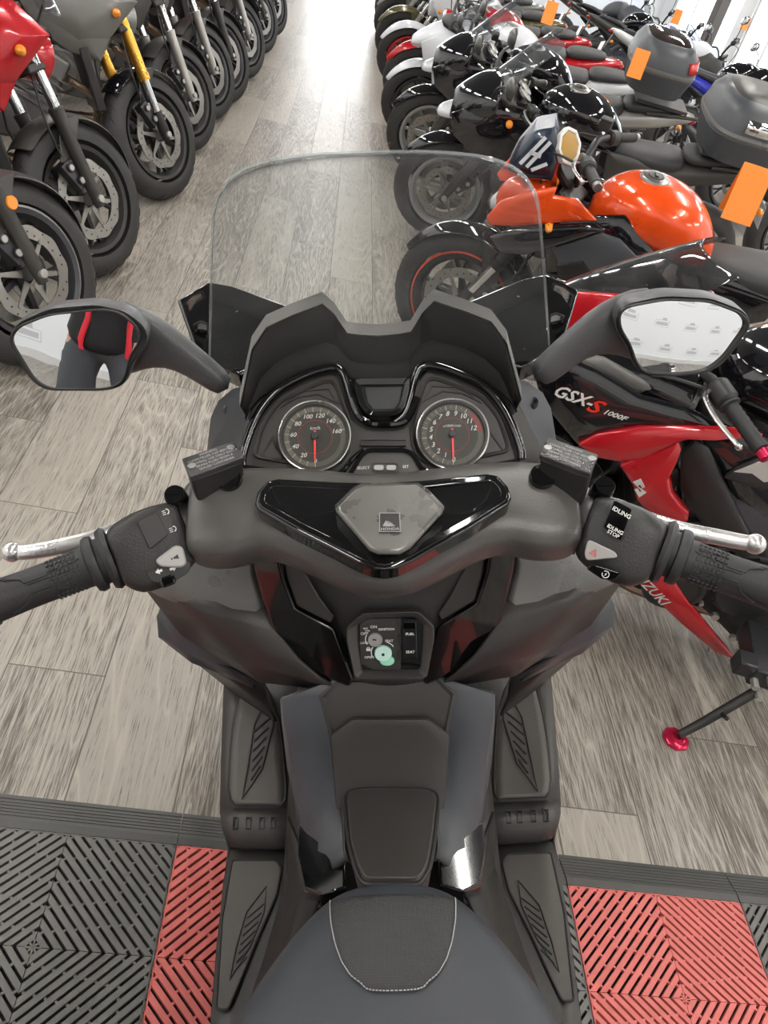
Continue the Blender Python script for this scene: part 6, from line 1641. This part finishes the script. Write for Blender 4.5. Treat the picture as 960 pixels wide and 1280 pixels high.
# hands around the phone
for s, W_ in ((1, RW), (-1, LW)):
    K = PC+CR*(s*.048)-CU*.05-CF*.030
    pts, ed, rd = [], [], []
    chain(pts, ed, rd, [(W_, .024), ((W_+K)/2, (.034, .018)), (K, (.036, .016))])
    for i in range(4):
        b0 = K+CU*(-.02+.022*i)+CF*.004
        ln = (.024, .028, .030, .026)[i]
        chain(pts, ed, rd, [(b0, .0095), (b0+CR*(s*.004)+CF*ln*.6-CR*s*.0, .009), (b0-CR*(s*.012)+CF*(.014), .008)], 2)
    chain(pts, ed, rd, [((W_+K)/2+CU*.012-CR*s*.012, .012), (K+CU*.018-CR*s*.012-CF*.012, .0105), (K+CU*.040-CR*s*.022-CF*.010, .009)], 1)
    skin_mesh('hand', pts, ed, rd, skin_c, per)
# face and hair
hc = V((-.345, -.325, 1.61)); fd = (CAM-hc).normalized(); sd = fd.cross(EZ).normalized(); ud = sd.cross(fd)
bm = NB(); a_loft(bm, [sring(hc+fd*.085+ud*.0-ud*.0+fd*0, sd, ud, .012, .02, 2, 10), sring(hc+fd*.112-ud*.012, sd, ud, .010, .012, 2, 10)]); obj('nose', bm, skin_c, per, sub=1)
for s in (-1, 1):
    bm = NB(); a_sphere(bm, hc+fd*.080+sd*(s*.030)+ud*.018, .013, 8); e_ = obj('eye', bm, white, per)
    bm = NB(); a_sphere(bm, hc+fd*.0905+sd*(s*.030)+ud*.017, .0055, 6); obj('iris', bm, plast_d, e_)
    bm = NB(); a_sphere(bm, hc+sd*(s*.078)-fd*.005, .02, 8, (.5, 1, 1.4)); obj('ear', bm, skin_c, per)
bm = NB(); a_tube(bm, [hc+fd*.086-ud*.045-sd*.022, hc+fd*.093-ud*.043, hc+fd*.086-ud*.045+sd*.022], .0045, 8); obj('mouth', bm, mat('lips', (.45, .18, .15), .5), per)
bm = NB(); a_sphere(bm, hc-fd*.012+ud*.045, .098, 12, (.92, 1.05, .95)); 
for v in bm.verts:
    q = (v.co-hc)
    if q.dot(fd) > .05 and q.dot(ud) < .07: v.co -= fd*(q.dot(fd)-.05)
obj('hair', bm, mat('dark_hair', (.02, .015, .01), .7, bump=.8, bscale=200), per)
# top
pts, ed, rd = [], [], []
chain(pts, ed, rd, [(V((-.46, -.438, .80)), (.20, .165)), (V((-.457, -.435, .90)), (.195, .16)), (V((-.452, -.43, 1.0)), (.182, .145)), (V((-.445, -.42, 1.12)), (.165, .125)), (CH, (.185, .13)), (V((-.40, -.38, 1.385)), (.13, .095)), (V((-.385, -.365, 1.44)), .072), (V((-.375, -.355, 1.475)), .064)])
for S_, E_, W_ in ((RS, RE, RW), (LS, LE, LW)):
    chain(pts, ed, rd, [(S_, .078), ((S_+E_)/2, .064), (E_, .058), (E_*.6+W_*.4, .053), (E_*.15+W_*.85, .040)], 4)
shirt = skin_mesh('jersey', pts, ed, rd, jersey, per)
# red piping down the front panels and sleeves
red_pipe = mat('red_piping', (.75, .02, .04), .6)
f0 = V((.16, .98, 0)).normalized(); s0 = V((.98, -.16, 0)).normalized()
for s in (-1, 1):
    path = [V((-.46, -.438, .83))+f0*.15+s0*(s*.095), V((-.457, -.435, .90))+f0*.152+s0*(s*.095), V((-.45, -.43, 1.03))+f0*.132+s0*(s*.085), V((-.44, -.415, 1.15))+f0*.122+s0*(s*.088), V((-.42, -.40, 1.28))+f0*.105+s0*(s*.10), V((-.40, -.38, 1.37))+f0*.075+s0*(s*.10)]
    bm = NB(); a_tube(bm, smoothpath(path, 5), .011, 8); obj('piping', bm, red_pipe, shirt)
for S_, E_ in ((RS, RE), (LS, LE)):
    bm = NB(); a_tube(bm, smoothpath([S_+V((-.0, .06, .035)), (S_+E_)/2+V((0, .062, .01)), E_+V((0, .05, .03))], 4), .008, 8); obj('piping', bm, red_pipe, shirt)
# jeans
pts, ed, rd = [], [], []
chain(pts, ed, rd, [(PEL+V((0, 0, -.01)), (.165, .125)), (PEL+V((0, 0, .06)), (.155, .115))])
for s, ft in ((-1, V((-.66, -.42, .03))), (1, V((-.28, -.45, .03)))):
    h = PEL+V((s*.10, 0, -.08)); k = V((h.x*.5+ft.x*.5, -.38, .50))
    chain(pts, ed, rd, [(h, .115), ((h+k)/2, .095), (k, .075), (V((ft.x, -.44, .28)), .070), (V((ft.x, -.45, .09)), .062)], 0)
skin_mesh('jeans', pts, ed, rd, jeans, per)
for ft in (V((-.66, -.40, .016)), V((-.28, -.43, .016))):
    bm = NB(); a_loft(bm, [sring(ft+V((0, y, h)), EX, EZ, w, h, 2.6, 18) for y, w, h in ((-.12, .030, .03), (-.09, .040, .045), (-.02, .042, .05), (.06, .046, .034), (.13, .042, .026), (.165, .022, .018))]); obj('shoe', bm, shoe_m, per, sub=1)
# the phone, lens at the viewpoint
ph = thing('smartphone', 'dark smartphone held up over the scooter seat by the person', 'phone')
bm = NB(); R = Matrix((CR, CU, CF)).transposed(); a_box(bm, PC, (.074, .158, .008), R); obj('phone_body', bm, gloss, ph, bevel=.003, seg=3)
bm = NB(); a_box(bm, PC-CF*.0045, (.068, .150, .0006), R); obj('screen', bm, mat('phone_screen', (.03, .03, .03), .1), ph)
